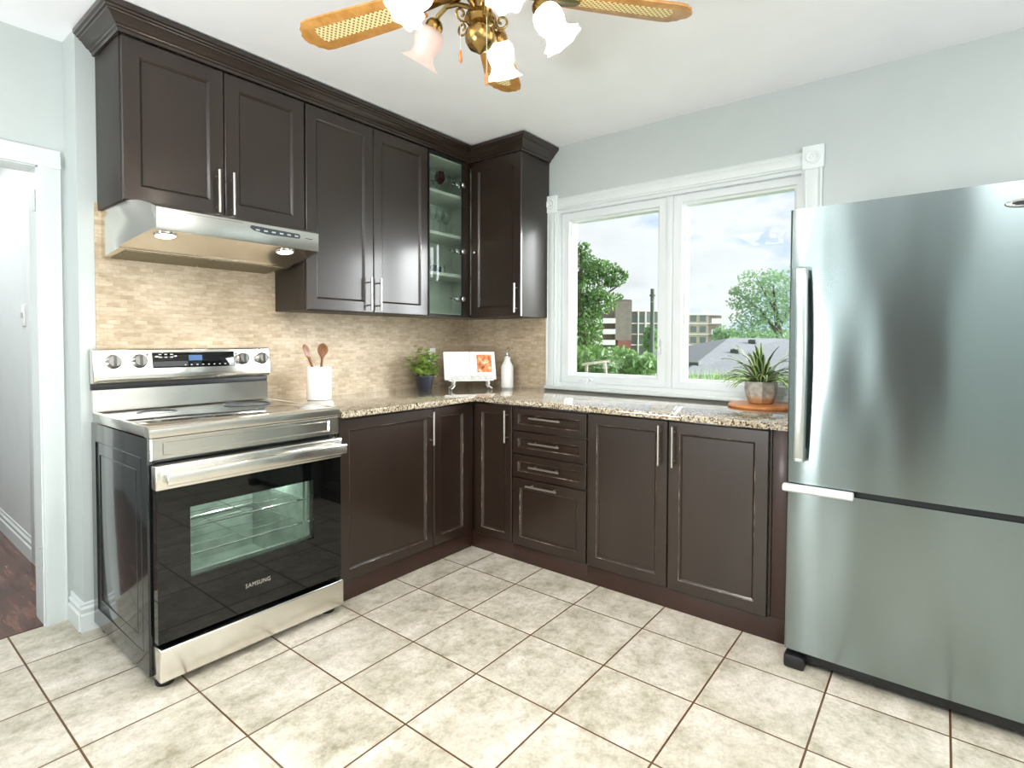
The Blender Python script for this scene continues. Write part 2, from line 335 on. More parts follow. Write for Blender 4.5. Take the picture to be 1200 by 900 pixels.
# ------------------------------------------------------------------ mesh helpers
class MB:
    def __init__(s): s.v = []; s.f = []; s.uv = {}
    def add(s, vs, fs):
        o = len(s.v); s.v += [tuple(v) for v in vs]; s.f += [tuple(i+o for i in f) for f in fs]; return s
    def bm(s, bm, mtx=None):
        bm.verts.ensure_lookup_table(); bm.verts.index_update()
        s.add([(mtx @ v.co if mtx else v.co.copy()) for v in bm.verts], [[v.index for v in f.verts] for f in bm.faces]); bm.free(); return s
    def box(s, x0, x1, y0, y1, z0, z1, bev=0, seg=2, mtx=None):
        x0, x1 = sorted((x0, x1)); y0, y1 = sorted((y0, y1)); z0, z1 = sorted((z0, z1))
        b = bmesh.new(); bmesh.ops.create_cube(b, size=1)
        for v in b.verts: v.co = Vector(((x0+x1)/2+v.co.x*(x1-x0), (y0+y1)/2+v.co.y*(y1-y0), (z0+z1)/2+v.co.z*(z1-z0)))
        if bev: bmesh.ops.bevel(b, geom=list(b.edges), offset=min(bev, .45*min(x1-x0, y1-y0, z1-z0)), segments=seg, profile=.5, affect='EDGES')
        return s.bm(b, mtx)
    def lathe(s, prof, seg=32, mtx=None, ruf=None, closed=True):
        vs = []; fs = []; n = len(prof)
        for i, (r, z) in enumerate(prof):
            for k in range(seg):
                a = 2*PI*k/seg; rr = r*(1+(ruf(i/(n-1), a) if ruf else 0)); zz = z
                p = Vector((rr*math.cos(a), rr*math.sin(a), zz)); vs.append(mtx @ p if mtx else p)
        for i in range(n-1):
            for k in range(seg):
                k2 = (k+1) % seg; fs.append((i*seg+k, i*seg+k2, (i+1)*seg+k2, (i+1)*seg+k))
        if closed:
            if prof[0][0] > 1e-5: fs.append(tuple(range(seg))[::-1])
            if prof[-1][0] > 1e-5: fs.append(tuple((n-1)*seg+k for k in range(seg)))
        return s.add(vs, fs)
    def cyl(s, p0, p1, r, r2=None, seg=16, bev=0):
        p0 = Vector(p0); p1 = Vector(p1); d = p1-p0; L = d.length
        m = Matrix.Translation(p0) @ d.to_track_quat('Z', 'Y').to_matrix().to_4x4()
        r2 = r if r2 is None else r2
        pr = [(r, 0), (r2, L)] if not bev else [(r-bev, 0), (r, bev), (r2, L-bev), (r2-bev, L)]
        return s.lathe(pr, seg, m)
    def tube(s, pts, r, seg=8, cyclic=False):
        pts = [Vector(p) for p in pts]; n = len(pts); vs = []; fs = []
        rr = r if isinstance(r, (list, tuple)) else [r]*n
        nrm = None
        for i, p in enumerate(pts):
            t = (pts[min(i+1, n-1)]-pts[max(i-1, 0)]).normalized()
            if nrm is None: nrm = t.orthogonal().normalized()
            nrm = (nrm - t*nrm.dot(t)).normalized(); b = t.cross(nrm)
            for k in range(seg):
                a = 2*PI*k/seg; vs.append(p+(nrm*math.cos(a)+b*math.sin(a))*rr[i])
        for i in range(n-1):
            for k in range(seg):
                k2 = (k+1) % seg; fs.append((i*seg+k, i*seg+k2, (i+1)*seg+k2, (i+1)*seg+k))
        fs.append(tuple(range(seg))[::-1]); fs.append(tuple((n-1)*seg+k for k in range(seg)))
        return s.add(vs, fs)
    def prism(s, poly, fn, a, b):
        """poly: 2D points; fn(p, q, t) -> 3D; extruded between t=a and t=b"""
        n = len(poly); vs = [fn(p, q, a) for p, q in poly]+[fn(p, q, b) for p, q in poly]
        fs = [tuple(range(n)), tuple(range(2*n-1, n-1, -1))]+[(i, i+n, (i+1) % n+n, (i+1) % n) for i in range(n)]
        return s.add(vs, fs)
    def loops(s, loops, cap0=True, cap1=True):
        n = len(loops[0]); vs = [p for l in loops for p in l]; fs = []
        for i in range(len(loops)-1):
            for k in range(n):
                k2 = (k+1) % n; fs.append((i*n+k, i*n+k2, (i+1)*n+k2, (i+1)*n+k))
        if cap0: fs.append(tuple(range(n))[::-1])
        if cap1: fs.append(tuple((len(loops)-1)*n+k for k in range(n)))
        return s.add(vs, fs)

LOC = {}
def build(mb, name, mat, parent=None, loc=None, smooth=35, recalc=True, bevel=0):
    L = LOC[parent.name] if parent is not None else Vector(loc or (0, 0, 0))
    me = bpy.data.meshes.new(name)
    me.from_pydata([tuple(Vector(v)-L) for v in mb.v], [], mb.f)
    if recalc:
        b = bmesh.new(); b.from_mesh(me); bmesh.ops.recalc_face_normals(b, faces=b.faces)
        if bevel:
            eds = [x_ for x_ in b.edges if len(x_.link_faces) == 2 and x_.calc_face_angle(0) > .6]
            bmesh.ops.bevel(b, geom=eds, offset=bevel, segments=2, profile=.5, affect='EDGES')
        b.to_mesh(me); b.free()
    if smooth:
        me.shade_smooth(); me.set_sharp_from_angle(angle=math.radians(smooth))
    me.materials.append(mat)
    o = bpy.data.objects.new(name, me); C.objects.link(o)
    if parent is not None: o.parent = parent
    else: o.location = L
    LOC[o.name] = L
    return o
def tag(o, label, cat, group=None):
    o['label'] = label; o['category'] = cat
    if group: o['group'] = group
    return o
def thing(name, label, cat, loc, group=None):
    o = bpy.data.objects.new(name, None); C.objects.link(o); o.location = loc; o.empty_display_size = .05
    LOC[o.name] = Vector(loc); return tag(o, label, cat, group)
def struct(name, mb, mat, smooth=30, bevel=0, label=None):
    o = build(mb, name, mat, None, (0, 0, 0), smooth, bevel=bevel); o['kind'] = 'structure'
    if label: o['label'] = label
    return o
def copy_tree(o, parent=None):
    c = o.copy(); C.objects.link(c)
    if parent is not None: c.parent = parent
    for ch in o.children: copy_tree(ch, c)
    return c
def PA(f): return lambda u, n, z: Vector((u, f-n, z))        # front facing -y, u = x
def PB(f): return lambda u, n, z: Vector((f-n, -u, z))       # front facing -x, u = -y
def shaker(P, u0, u1, z0, z1, t=.02, st=.055):
    def rect(i, n): return [P(u0+i, n, z0+i), P(u1-i, n, z0+i), P(u1-i, n, z1-i), P(u0+i, n, z1-i)]
    return MB().loops([rect(0, 0), rect(0, t-.003), rect(.003, t), rect(st, t), rect(st+.002, t-.0015), rect(st+.008, t-.006), rect(st+.011, t-.0115)])
def bar_handle(P, u, z0, z1, face, horiz=False, so=.032, r=.006, inset=.028):
    m = MB()
    if horiz:
        a, b = z0, z1; zz = u
        m.cyl(P(a, face+so, zz), P(b, face+so, zz), r, seg=12, bev=.001)
        for q in (a+inset, b-inset): m.cyl(P(q, face-.001, zz), P(q, face+so, zz), r*.75, seg=10)
    else:
        m.cyl(P(u, face+so, z0), P(u, face+so, z1), r, seg=12, bev=.001)
        for q in (z0+inset, z1-inset): m.cyl(P(u, face-.001, q), P(u, face+so, q), r*.75, seg=10)
    return m

# ================================================================== SETTING
struct('floor', MB().box(-4.8, .2, -4.8, .18, -.1, 0), M_floor)
struct('ceiling', MB().box(-4.9, .25, -4.9, .32, 2.545, 2.65), M_ceil)
struct('wall_back', MB().box(-2.435, .2, 0, .30, 0, 2.6), M_wall, label='white painted wall behind the range and upper cabinets')
struct('wall_left', MB().box(-2.52, -2.435, .18, .30, 0, 2.6).box(-3.32, -2.52, .18, .30, 1.995, 2.6).box(-4.9, -3.32, .18, .30, 0, 2.6), M_wall)
OY0, OY1, OZ0, OZ1 = -2.30, -.80, .935, 2.135
struct('wall_right', MB().box(0, .2, -4.9, 0, 0, OZ0).box(0, .2, -4.9, 0, OZ1, 2.6).box(0, .2, -4.9, OY0, OZ0, OZ1).box(0, .2, OY1, 0, OZ0, OZ1), M_wall)
struct('wall_front', MB().box(-4.9, .2, -4.9, -4.75, 0, 2.6), M_wall)
struct('wall_side', MB().box(-4.9, -4.75, -4.8, -2.85, 0, 2.6).box(-4.9, -4.75, -2.15, .3, 0, 2.6).box(-4.9, -4.75, -2.85, -2.15, 2.02, 2.6), plain('darkened_wall_paint', lin(160, 170, 168), .6))  # out-of-view wall, colour darkened to dim its reflection in the refrigerator
d2 = struct('reflection_panel', MB().box(-4.86, -4.80, -2.84, -2.16, .01, 2.01, .004), M_reflpanel)  # unseen dark panel, added for the dark band mirrored in the refrigerator
# hall beyond the doorway
struct('floor_hall', MB().box(-4.2, -.8, .18, 3.6, -.1, .004), M_hall)
struct('wall_hall', MB().box(-2.39, -2.27, 1.0, 3.4, 0, 2.4).box(-4.2, -2.27, 3.3, 3.5, 0, 2.4).box(-4.2, -4.0, .3, 3.4, 0, 2.4).box(-1.0, -.85, .3, 1.2, 0, 2.4).box(-2.27, -.9, 1.0, 1.12, 0, 2.4), M_trim)
struct('ceiling_hall', MB().box(-4.2, -.8, .30, 3.6, 2.4, 2.5), M_ceil)
def base_profile(h, t): return [(0, 0), (t, 0), (t, h*.58), (t*.6, h*.64), (t*.75, h*.70), (t*.75, h*.80), (t*.3, h*.88), (t*.4, h*.94), (t*.25, h), (0, h)]
bb = MB(); pr = base_profile(.12, .020)
bb.prism(pr, lambda p, q, t: Vector((t, -p, q)), -2.451, -2.38)
bb.prism(pr, lambda p, q, t: Vector((-2.435-p, t, q)), 0, .18)
struct('baseboard_back', bb, M_trim)
bb = MB(); bb.prism(base_profile(.13, .016), lambda p, q, t: Vector((-2.39-p, t, q)), 1.09, 3.3)
struct('baseboard_hall', bb, M_trim)
bb = MB(); bb.prism(pr, lambda p, q, t: Vector((-p, t, q)), -4.75, -3.3); bb.prism(pr, lambda p, q, t: Vector((t, -4.75+p, q)), -4.75, 0)
struct('baseboard_front', bb, M_trim)
# doorway to the hall: jamb, casing with hinge plates left on it
dj = MB().box(-2.535, -2.515, .175, .305, 0, 2.0).box(-3.325, -3.305, .175, .305, 0, 2.0).box(-3.325, -2.515, .175, .305, 1.98, 2.0)
door = struct('door_1', dj, M_trim)
cas = MB()
cp = [(0, 0), (.022, 0), (.022, .012), (.018, .02), (.018, .05), (.012, .06), (.012, .078), (0, .078)]
cas.prism(cp, lambda p, q, t: Vector((-2.53+q, .18-p, t)), 0, 1.985)
cas.prism(cp, lambda p, q, t: Vector((-3.31-q, .18-p, t)), 0, 1.985)
cas.prism(cp, lambda p, q, t: Vector((t, .18-p, 1.985+q)), -3.388, -2.452)
LOC[door.name] = Vector((0, 0, 0))
build(cas, 'door_casing', M_trim, door)
for zc in (1.84, .29):
    build(MB().box(-2.536, -2.533, .19, .225, zc-.045, zc+.045, .001).cyl((-2.539, .186, zc-.045), (-2.539, .186, zc+.045), .004, seg=8), 'hinge_plate', M_plate, door)
struct('trim_1', MB().box(-2.404, -2.385, 1.0, 1.09, 0, 2.1, .004).box(-2.40, -2.375, .992, 1.0, 0, 2.1), M_trim)
sw = thing('light_switch', 'small white light switch on the hall wall seen through the doorway', 'switch', (-2.39, 1.22, 1.38))
build(MB().box(-2.397, -2.39, 1.185, 1.255, 1.32, 1.44, .002), 'switch_plate', M_white, sw)
build(MB().box(-2.406, -2.396, 1.213, 1.227, 1.365, 1.395, .002), 'toggle', M_plate, sw)
# backsplash
struct('trim_2', MB().box(-2.378, -.008, -.008, 0, .895, 1.83), M_bsA, label='travertine mosaic backsplash behind the range and counter')
struct('trim_3', MB().box(-.008, 0, -.728, 0, .895, 1.42), M_bsB, label='travertine mosaic backsplash beside the window')

# window
win = MB()
X0 = .03
win.box(.0, .16, OY1-.03, OY1, OZ0+.03, OZ1-.035).box(.0, .16, OY0, OY0+.02, OZ0+.03, OZ1-.035).box(.0, .16, OY0, OY1, OZ1-.035, OZ1).box(.0, .16, OY0, OY1, OZ0, OZ0+.03).box(X0-.01, .12, -1.603, -1.563, OZ0, OZ1, .004)
win1 = struct('window_1', win, M_vinyl); LOC[win1.name] = Vector((0, 0, 0))
def sash(y0, y1, z0, z1, gy0, gy1, gz0, gz1):
    def R(a, b, c, d, x): return [Vector((x, a, c)), Vector((x, b, c)), Vector((x, b, d)), Vector((x, a, d))]
    m = MB().loops([R(y0, y1, z0, z1, .11), R(y0, y1, z0, z1, X0+.004), R(y0-.004, y1+.004, z0+.004, z1-.004, X0), R(gy0+.016, gy1-.016, gz0-.016, gz1+.016, X0), R(gy0+.012, gy1-.012, gz0-.012, gz1+.012, X0+.012), R(gy0, gy1, gz0, gz1, X0+.02), R(gy0, gy1, gz0, gz1, .11)], False, False)
    # close the back
    n = len(m.v); 
    for k in range(4): m.f.append((k, (k+1) % 4, n-4+(k+1) % 4, n-4+k))
    s_ = build(m, 'sash', M_vinyl, win1)
    build(MB().box(.075, .08, gy1-.004, gy0+.004, gz0-.004, gz1+.004), 'glass_pane', M_pane, s_)
    return s_
s1 = sash(-.828, -1.565, .963, 2.10, -.900, -1.502, 1.030, 2.035)
s2 = sash(-1.601, -2.282, .963, 2.10, -1.670, -2.240, 1.022, 2.040)
build(MB().box(.012, .032, -1.10, -.97, .955, .985, .006).box(.0, .03, -1.05, -1.0, .962, .998, .008).tube([(.015, -1.03, .995), (.002, -1.05, 1.005), (-.008, -1.075, 1.0), (-.01, -1.09, .985)], .006), 'crank_handle', M_vinyl, win1)
build(MB().box(.018, .032, -1.535, -1.518, 1.165, 1.245, .004).box(.004, .02, -1.533, -1.521, 1.215, 1.26, .003), 'sash_lock', M_vinyl, win1)
cs = MB(); wp = [(0, 0), (.018, 0), (.022, .008), (.016, .016), (.02, .03), (.02, .05), (.016, .062), (.022, .072), (.018, .08), (0, .08)]
cs.prism(wp, lambda p, q, t: Vector((-p, -2.295-q, t)), .94, 2.115)
cs.prism(wp, lambda p, q, t: Vector((-p, -.730-q, t)), .94, 2.115)
cs.prism(wp, lambda p, q, t: Vector((-p, t, 2.118+q)), -2.295, -.81)
build(cs, 'window_casing', M_trim, win1)
for yc in (-2.335, -.768):
    m = MB().box(-.028, 0, yc-.048, yc+.048, 2.108, 2.222, .003)
    ro = [(.001, .0), (.004, .006), (.011, .007), (.015, .001), (.02, .001), (.024, .006), (.03, .007), (.034, .001), (.036, 0)]
    m.lathe(ro, 24, Matrix.Translation((-.028, yc, 2.165)) @ Matrix.Rotation(-PI/2, 4, 'Y'))
    build(m, 'rosette_block', M_rosette, win1)
build(MB().box(-.035, .03, -2.385, -.725, .918, .942, .006).box(-.018, 0, -2.38, -.73, .9155, .918), 'window_sill', M_trim, win1)

# ================================================================== CABINETS
def upper_handle(P, u, z0, z1, d): build(bar_handle(P, u, z0, z1, .02), 'handle', M_nickel, d)
# over-range cabinet
YF = -.29; P = PA(YF)
t = thing('wall_cabinet', 'dark brown two-door wall cabinet above the range hood', 'cabinet', (-1.969, 0, 1.80))
build(MB().box(-2.366, -1.569, 0, YF, 1.80, 2.45, .002), 'carcass', M_cab_side, t)
for a, b, hu in ((-2.362, -1.969, -2.004), (-1.965, -1.571, -1.952)):
    d = build(shaker(P, a, b, 1.803, 2.447, st=.062), 'door', M_cab, t); upper_handle(P, hu+(.0 if hu < -1.98 else .012), 1.81, 2.0, d)
# tall cabinet
t = thing('wall_cabinet', 'tall dark brown two-door wall cabinet right of the range hood', 'cabinet', (-1.14, 0, 1.40))
build(MB().box(-1.567, -.715, 0, YF, 1.40, 2.45, .002), 'carcass', M_cab_side, t)
for a, b, hu in ((-1.563, -1.142, -1.178), (-1.138, -.718, -1.112)):
    d = build(shaker(P, a, b, 1.403, 2.447, st=.058), 'door', M_cab, t); upper_handle(P, hu, 1.415, 1.60, d)
# glazed corner cabinet
t = thing('corner_wall_cabinet', 'dark brown corner wall cabinet with a narrow glass door and shelves', 'cabinet', (-.52, 0, 1.40))
m = MB().box(-.713, -.697, -.0, YF, 1.40, 2.45).box(-.19, 0, -.012, YF, 1.40, 2.45).box(-.697, -.19, 0, -.012, 1.40, 2.45).box(-.697, -.19, -.012, YF, 1.40, 1.418).box(-.697, -.19, -.012, YF, 2.432, 2.45)
m.box(-.392, -.322, YF, -.31, 1.40, 2.45, .002)
build(m, 'carcass', M_cab, t)
m = MB().box(-.697, -.195, -.016, -.012, 1.418, 2.432).box(-.195, -.19, -.016, YF+.004, 1.418, 2.432).box(-.697, -.692, -.016, YF+.004, 1.418, 2.432).box(-.69, -.196, -.018, YF+.004, 2.427, 2.432).box(-.69, -.196, -.018, YF+.004, 1.418, 1.422)
build(m, 'interior_lining', M_liner, t)
SH = (2.205, 1.935, 1.672)
for z in SH: build(MB().box(-.691, -.196, -.017, YF+.02, z, z+.02, .002), 'shelf', M_liner, t)
gd = build(MB().box(-.709, -.394, -.302, -.308, 1.404, 2.446, .001), 'glass_door', M_cabglass, t)
build(MB().box(-.711, -.704, -.30, -.311, 1.402, 2.449).box(-.400, -.392, -.30, -.311, 1.402, 2.449).box(-.711, -.392, -.30, -.311, 2.440, 2.449).box(-.711, -.392, -.30, -.311, 1.402, 1.408), 'door_edge', M_plastic, gd)
for z in (2.29, 1.845, 1.525):
    build(MB().box(-.395, -.43, -.275, -.298, z-.022, z+.022, .004).box(-.43, -.48, -.26, -.29, z-.01, z+.01, .004).lathe([(.004, 0), (.016, .001), (.018, .006), (.012, .011), (.0, .012)], 16, Matrix.Translation((-.392, -.309, z)) @ Matrix.Rotation(PI/2, 4, 'X')), 'hinge', M_chrome, t)
# cabinet on window wall
P = PB(-.30)
t = thing('wall_cabinet', 'single-door dark brown wall cabinet between the corner and the window', 'cabinet', (0, -.53, 1.40))
build(MB().box(-.30, 0, -.3125, -.742, 1.40, 2.45, .002), 'carcass', M_cab_side, t)
d = build(shaker(P, .314, .740, 1.403, 2.447, st=.062), 'door', M_cab, t)
build(bar_handle(P, .712, 1.425, 1.612, .02), 'handle', M_nickel, d)
build(MB().lathe([(.007, 0), (.007, .003), (.004, .005), (0, .005)], 12, Matrix.Translation((-.32, -.345, 1.845)) @ Matrix.Rotation(-PI/2, 4, 'Y')), 'door_bumper', M_white, d)
# crown moulding swept round the wall cabinets
prof = [(.0, 2.451), (.010, 2.451), (.012, 2.463), (.018, 2.466), (.020, 2.472), (.030, 2.477), (.046, 2.497), (.055, 2.502), (.057, 2.508), (.064, 2.510), (.066, 2.516), (.074, 2.520), (.076, 2.537), (.0, 2.537)]
path = [Vector((-2.366, 0)), Vector((-2.366, -.311)), Vector((-.321, -.311)), Vector((-.321, -.743)), Vector((0, -.743))]
nor = []
for a, b in zip(path, path[1:]):
    d_ = (b-a).normalized(); nor.append(Vector((d_.y, -d_.x)))
lps = []
for i, p in enumerate(path):
    if i == 0: o_ = nor[0]
    elif i == len(path)-1: o_ = nor[-1]
    else:
        s_ = nor[i-1]+nor[i]; o_ = s_/(1+nor[i-1].dot(nor[i]))
    lps.append([Vector((p.x+o_.x*a, p.y+o_.y*a, z)) for a, z in prof])
cm = build(MB().loops(lps), 'crown_molding', M_cab, None, (-1.3, -.1, 2.45), 25)
tag(cm, 'dark brown stepped crown molding running along the tops of the wall cabinets', 'molding')

# ---- base cabinets
ZT, ZD0, ZD1 = .884, .098, .872
P = PA(-.64)
def carcass(x0, x1, y0, y1): return MB().box(x0, x1, y0, y1, .10, ZT, .001)
t = thing('base_cabinet', 'dark brown corner base cabinet with a wide and a narrow door right of the range', 'cabinet', (-1.16, -.3, 0))
build(MB().box(-1.618, -.02, -.02, -.64, .10, ZT, .001), 'carcass', M_cab, t)
build(MB().box(-1.618, -.675, -.60, -.645, 0, .10, .001), 'toe_kick', M_kick, t)
d = edge_wear_glint(build(shaker(P, -1.614, -1.008, ZD0, ZD1, st=.052), 'door', M_cab, t))
build(bar_handle(P, -1.035, .672, .855, .02), 'handle', M_nickel, d)
d = edge_wear_glint(build(shaker(P, -1.004, -.716, ZD0, ZD1, st=.052), 'door', M_cab, t))
build(MB().box(-.714, -.675, -.64, -.652, .10, ZT), 'corner_filler', M_cab, t)
P = PB(-.67)
t = thing('base_cabinet', 'narrow one-door dark brown base cabinet at the inside corner under the granite', 'cabinet', (-.3, -.82, 0))
build(MB().box(-.02, -.67, -.655, -.962, .10, ZT, .001), 'carcass', M_cab, t)
build(MB().box(-.63, -.673, -.646, -.962, 0, .10, .001), 'toe_kick', M_kick, t)
d = edge_wear_glint(build(shaker(P, .690, .960, ZD0, ZD1, st=.045), 'door', M_cab, t))
build(bar_handle(P, .932, .668, .852, .02), 'handle', M_nickel, d)
t = thing('drawer_cabinet', 'dark brown base cabinet with three shallow drawers over one deep drawer', 'cabinet', (-.3, -1.2, 0))
build(MB().box(-.02, -.67, -.964, -1.444, .10, ZT, .001), 'carcass', M_cab, t)
build(MB().box(-.63, -.673, -.962, -1.444, 0, .10, .001), 'toe_kick', M_kick, t)
for z0, z1, hz, ha, hb in ((.744, .872, .822, 1.10, 1.30), (.614, .738, .685, 1.10, 1.295), (.480, .608, .553, 1.10, 1.295), (ZD0, .474, .447, 1.08, 1.28)):
    d = edge_wear_glint(build(shaker(P, .968, 1.440, z0, z1, st=(.036 if z0 > .2 else .05)), 'drawer', M_cab, t))
    build(bar_handle(P, hz, ha, hb, .02, horiz=True), 'handle', M_nickel, d)
t = thing('base_cabinet', 'wide two-door dark brown base cabinet below the window beside the refrigerator', 'cabinet', (-.3, -1.9, 0))
build(MB().box(-.02, -.67, -1.446, -2.312, .10, ZT, .001), 'carcass', M_cab, t)
build(MB().box(-.63, -.673, -1.444, -2.385, 0, .10, .001), 'toe_kick', M_kick, t)
for a, b, hu in ((1.449, 1.869, 1.838), (1.875, 2.303, 1.904)):
    d = edge_wear_glint(build(shaker(P, a, b, ZD0, .878, st=.052), 'door', M_cab, t))
    build(bar_handle(P, hu, .672, .858, .02), 'handle', M_nickel, d)
build(MB().box(-.02, -.672, -2.315, -2.385, .10, ZT, .001), 'end_panel', M_kick, t)
# granite worktop
poly = [(-1.620, -.009), (-1.620, -.700), (-.705, -.700), (-.705, -2.388), (-.036, -2.388), (-.009, -.73), (-.009, -.009)]
ct = build(MB().prism(poly, lambda p, q, t_: Vector((p, q, t_)), .885, .915), 'countertop', M_granite, None, (-.5, -.5, .885), 35, bevel=.004)
tag(ct, 'speckled beige and brown granite countertop turning the corner below the window', 'countertop')

# ================================================================== RANGE
RX0, RX1 = -2.410, -1.634
t = thing('electric_range', 'stainless steel freestanding electric range with black glass oven door', 'range', (-2.02, -.36, 0))
m = MB().box(RX0+.002, RX0+.03, -.03, -.655, .035, .895, .003).box(RX1-.03, RX1-.002, -.03, -.655, .035, .895, .003).box(RX0+.03, RX1-.03, -.03, -.12, .035, .895)
m.box(RX0+.03, RX1-.03, -.03, -.655, .035, .20).box(RX0+.03, RX1-.03, -.03, -.655, .70, .895).box(RX0+.03, -2.30, -.12, -.655, .2, .7).box(-1.76, RX1-.03, -.12, -.655, .2, .7)
# pressed rectangles on the visible side
for q in (.0, .05):
    y0, y1, z0, z1 = -.09-q, -.60+q, .11+q, .82-q
    m.tube([(RX0+.003, y0, z0), (RX0+.003, y1, z0), (RX0+.003, y1, z1), (RX0+.003, y0, z1), (RX0+.003, y0, z0)], .0025, 6)
build(m, 'body', M_enamel, t)
light('oven_fill', 'POINT', (-1.82, -.40, .66), 2.6, (.97, 1, .97), shadow_soft_size=.03)  # point fill added to brighten the oven cavity
ov = MB().box(-2.30, -1.76, -.14, -.12, .2, .7).box(-2.30, -1.76, -.14, -.65, .2, .215).box(-2.30, -1.76, -.14, -.65, .69, .7).box(-2.30, -2.29, -.14, -.65, .2, .7).box(-1.77, -1.76, -.14, -.65, .2, .7)
build(ov, 'oven_cavity', M_ovenin, t)
for z in (.535, .43):
    m = MB()
    for i in range(6):
        y = -.16-.47*i/5; m.cyl((-2.288, y, z), (-1.772, y, z), .0015 if 0 < i < 5 else .004, seg=6)
    for xx in (-2.28, -2.03, -1.78): m.cyl((xx, -.16, z-.003), (xx, -.63, z-.003), .003, seg=6)
    build(m, 'oven_rack', M_wire, t)
# door: steel strip + black glass with clear window
dm = MB()
wy0, wy1, wz0, wz1 = -2.289, -1.784, .378, .636
F = -.715
def rc(a, b, c, d_, y): return [Vector((a, y, c)), Vector((b, y, c)), Vector((b, y, d_)), Vector((a, y, d_))]
dm.loops([rc(wy0, wy1, wz0, wz1, -.672), rc(RX0+.012, RX1-.012, .168, .716, -.672), rc(RX0+.012, RX1-.012, .168, .716, F+.002), rc(RX0+.014, RX1-.014, .170, .714, F), rc(wy0, wy1, wz0, wz1, F), rc(wy0, wy1, wz0, wz1, -.672)], False, False)
od = build(dm, 'oven_door', M_blackgl, t)
build(MB().box(wy0-.002, wy1+.002, F+.006, F+.009, wz0-.002, wz1+.002), 'door_window', M_ovenglass, od)
fr = MB().box(wy0, wy1, -.69, -.675, wz0, wz0+.008).box(wy1-.008, wy1, -.69, -.675, wz0, wz1).box(wy0, wy1, -.69, -.675, wz1-.004, wz1).box(wy1-.03, wy1-.026, -.685, -.675, wz0, wz1)
build(fr, 'window_frame', M_wire, od)
build(MB().box(RX0+.008, RX1-.008, -.672, -.722, .716, .803, .006, 3), 'door_top_strip', M_steel, od)
hm = MB().box(RX0+.03, RX1-.012, -.752, -.768, .738, .782, .006, 3)
for xx in (RX0+.045, RX1-.03): hm.box(xx-.014, xx+.014, -.715, -.756, .745, .775, .004)
build(hm, 'handle', M_steel, od)
# lettering
def lettering(txt, size, mtx, name, mat, parent, ext=.0004, sp=1.0):
    cu = bpy.data.curves.new('txt', 'FONT'); cu.body = txt; cu.size = size; cu.align_x = 'CENTER'; cu.align_y = 'CENTER'; cu.extrude = ext; cu.space_character = sp
    ob = bpy.data.objects.new('txt', cu); C.objects.link(ob)
    bpy.context.view_layer.update()
    me = bpy.data.meshes.new_from_object(ob.evaluated_get(bpy.context.evaluated_depsgraph_get()))
    bpy.data.objects.remove(ob); bpy.data.curves.remove(cu)
    mb = MB(); mb.add([mtx @ v.co for v in me.vertices], [tuple(p.vertices) for p in me.polygons]); bpy.data.meshes.remove(me)
    return build(mb, name, mat, parent, smooth=0)
FACE_A = Matrix.Rotation(PI/2, 4, 'X')
lettering('SAMSUNG', .0235, Matrix.Translation((-2.037, F-.0006, .270)) @ FACE_A @ Matrix.Diagonal((.9, 1, 1, 1)), 'lettering', M_chrome, od, sp=1.12)
# drawer, upper panel, cooktop
build(MB().box(RX0+.012, RX1-.008, -.66, -.728, .034, .152, .006, 3), 'storage_drawer', M_steel, t)
def inset_panel():
    def r(i, y, a, b, c, d_): return [Vector((a+i, y, c+i)), Vector((b-i, y, c+i)), Vector((b-i, y, d_-i)), Vector((a+i, y, d_-i))]
    A = (RX0+.004, RX1-.004, .818, .897); B = (-2.368, -1.688, .834, .882)
    return MB().loops([r(0, -.65, *A), r(0, -.686, *A), r(.004, -.690, *A), r(0, -.690, *B), r(.005, -.683, *B)])
build(inset_panel(), 'front_panel', M_steel, t)
m = MB().prism([(-.645, .900), (-.688, .900), (-.690, .905), (-.688, .928), (-.680, .936), (-.668, .938), (-.645, .938)], lambda p, q, t_: Vector((t_, p, q)), RX0, RX1)
m.box(RX0, RX0+.018, -.06, -.645, .900, .938, .003).box(RX1-.018, RX1, -.06, -.645, .900, .938, .003).box(RX0+.018, RX1-.018, -.06, -.645, .900, .926)
build(m, 'cooktop_frame', M_steel, t)
ck = build(MB().box(RX0+.018, RX1-.018, -.085, -.648, .926, .937, .002), 'cooktop', M_cooktop, t)
for (bx, by, br_) in ((-2.22, -.50, .105), (-1.83, -.50, .09), (-2.22, -.22, .075), (-1.83, -.22, .105)):
    build(MB().lathe([(br_, .0), (br_, .0006), (br_-.004, .0006), (br_-.004, 0)], 48, Matrix.Translation((bx, by, .937)), closed=False), 'burner_ring', M_darkgrey, ck)
# backguard
M_knob = plain('knob_steel', lin(160, 158, 154), .25, 1.0); M_grip = plain('knob_grip_grey', lin(96, 96, 94), .3, 1.0)
bgp = [(-.012, .938), (-.055, .938), (-.052, 1.030), (-.012, 1.030)]
build(MB().prism(bgp, lambda p, q, t_: Vector((t_, p, q)), RX0+.004, RX1-.004), 'backguard', M_steel, t)
build(MB().box(RX0+.004, RX1-.004, -.012, -.050, 1.030, 1.058, .003), 'vent_slot', M_plastic, t)
cpn = [(-.012, 1.058), (-.062, 1.058), (-.078, 1.072), (-.080, 1.096), (-.060, 1.200), (-.052, 1.207), (-.012, 1.207)]
cpnl = build(MB().prism(cpn, lambda p, q, t_: Vector((t_, p, q)), RX0+.002, RX1-.002), 'control_panel', M_steel, t, bevel=.002)
tl = math.atan2(.02, .104)
def on_panel(x, z, off=0): # frame on the tilted panel face
    y = -.080+(z-1.096)*.02/.104
    return Matrix.Translation((x, y, z)) @ Matrix.Rotation(-tl, 4, 'X') @ Matrix.Translation((0, -off, 0))
dsp = build(MB().box(-.182, .182, -.004, .001, -.036, .036, .002, mtx=on_panel(-2.004, 1.152)), 'display_panel', M_blackgl, t)
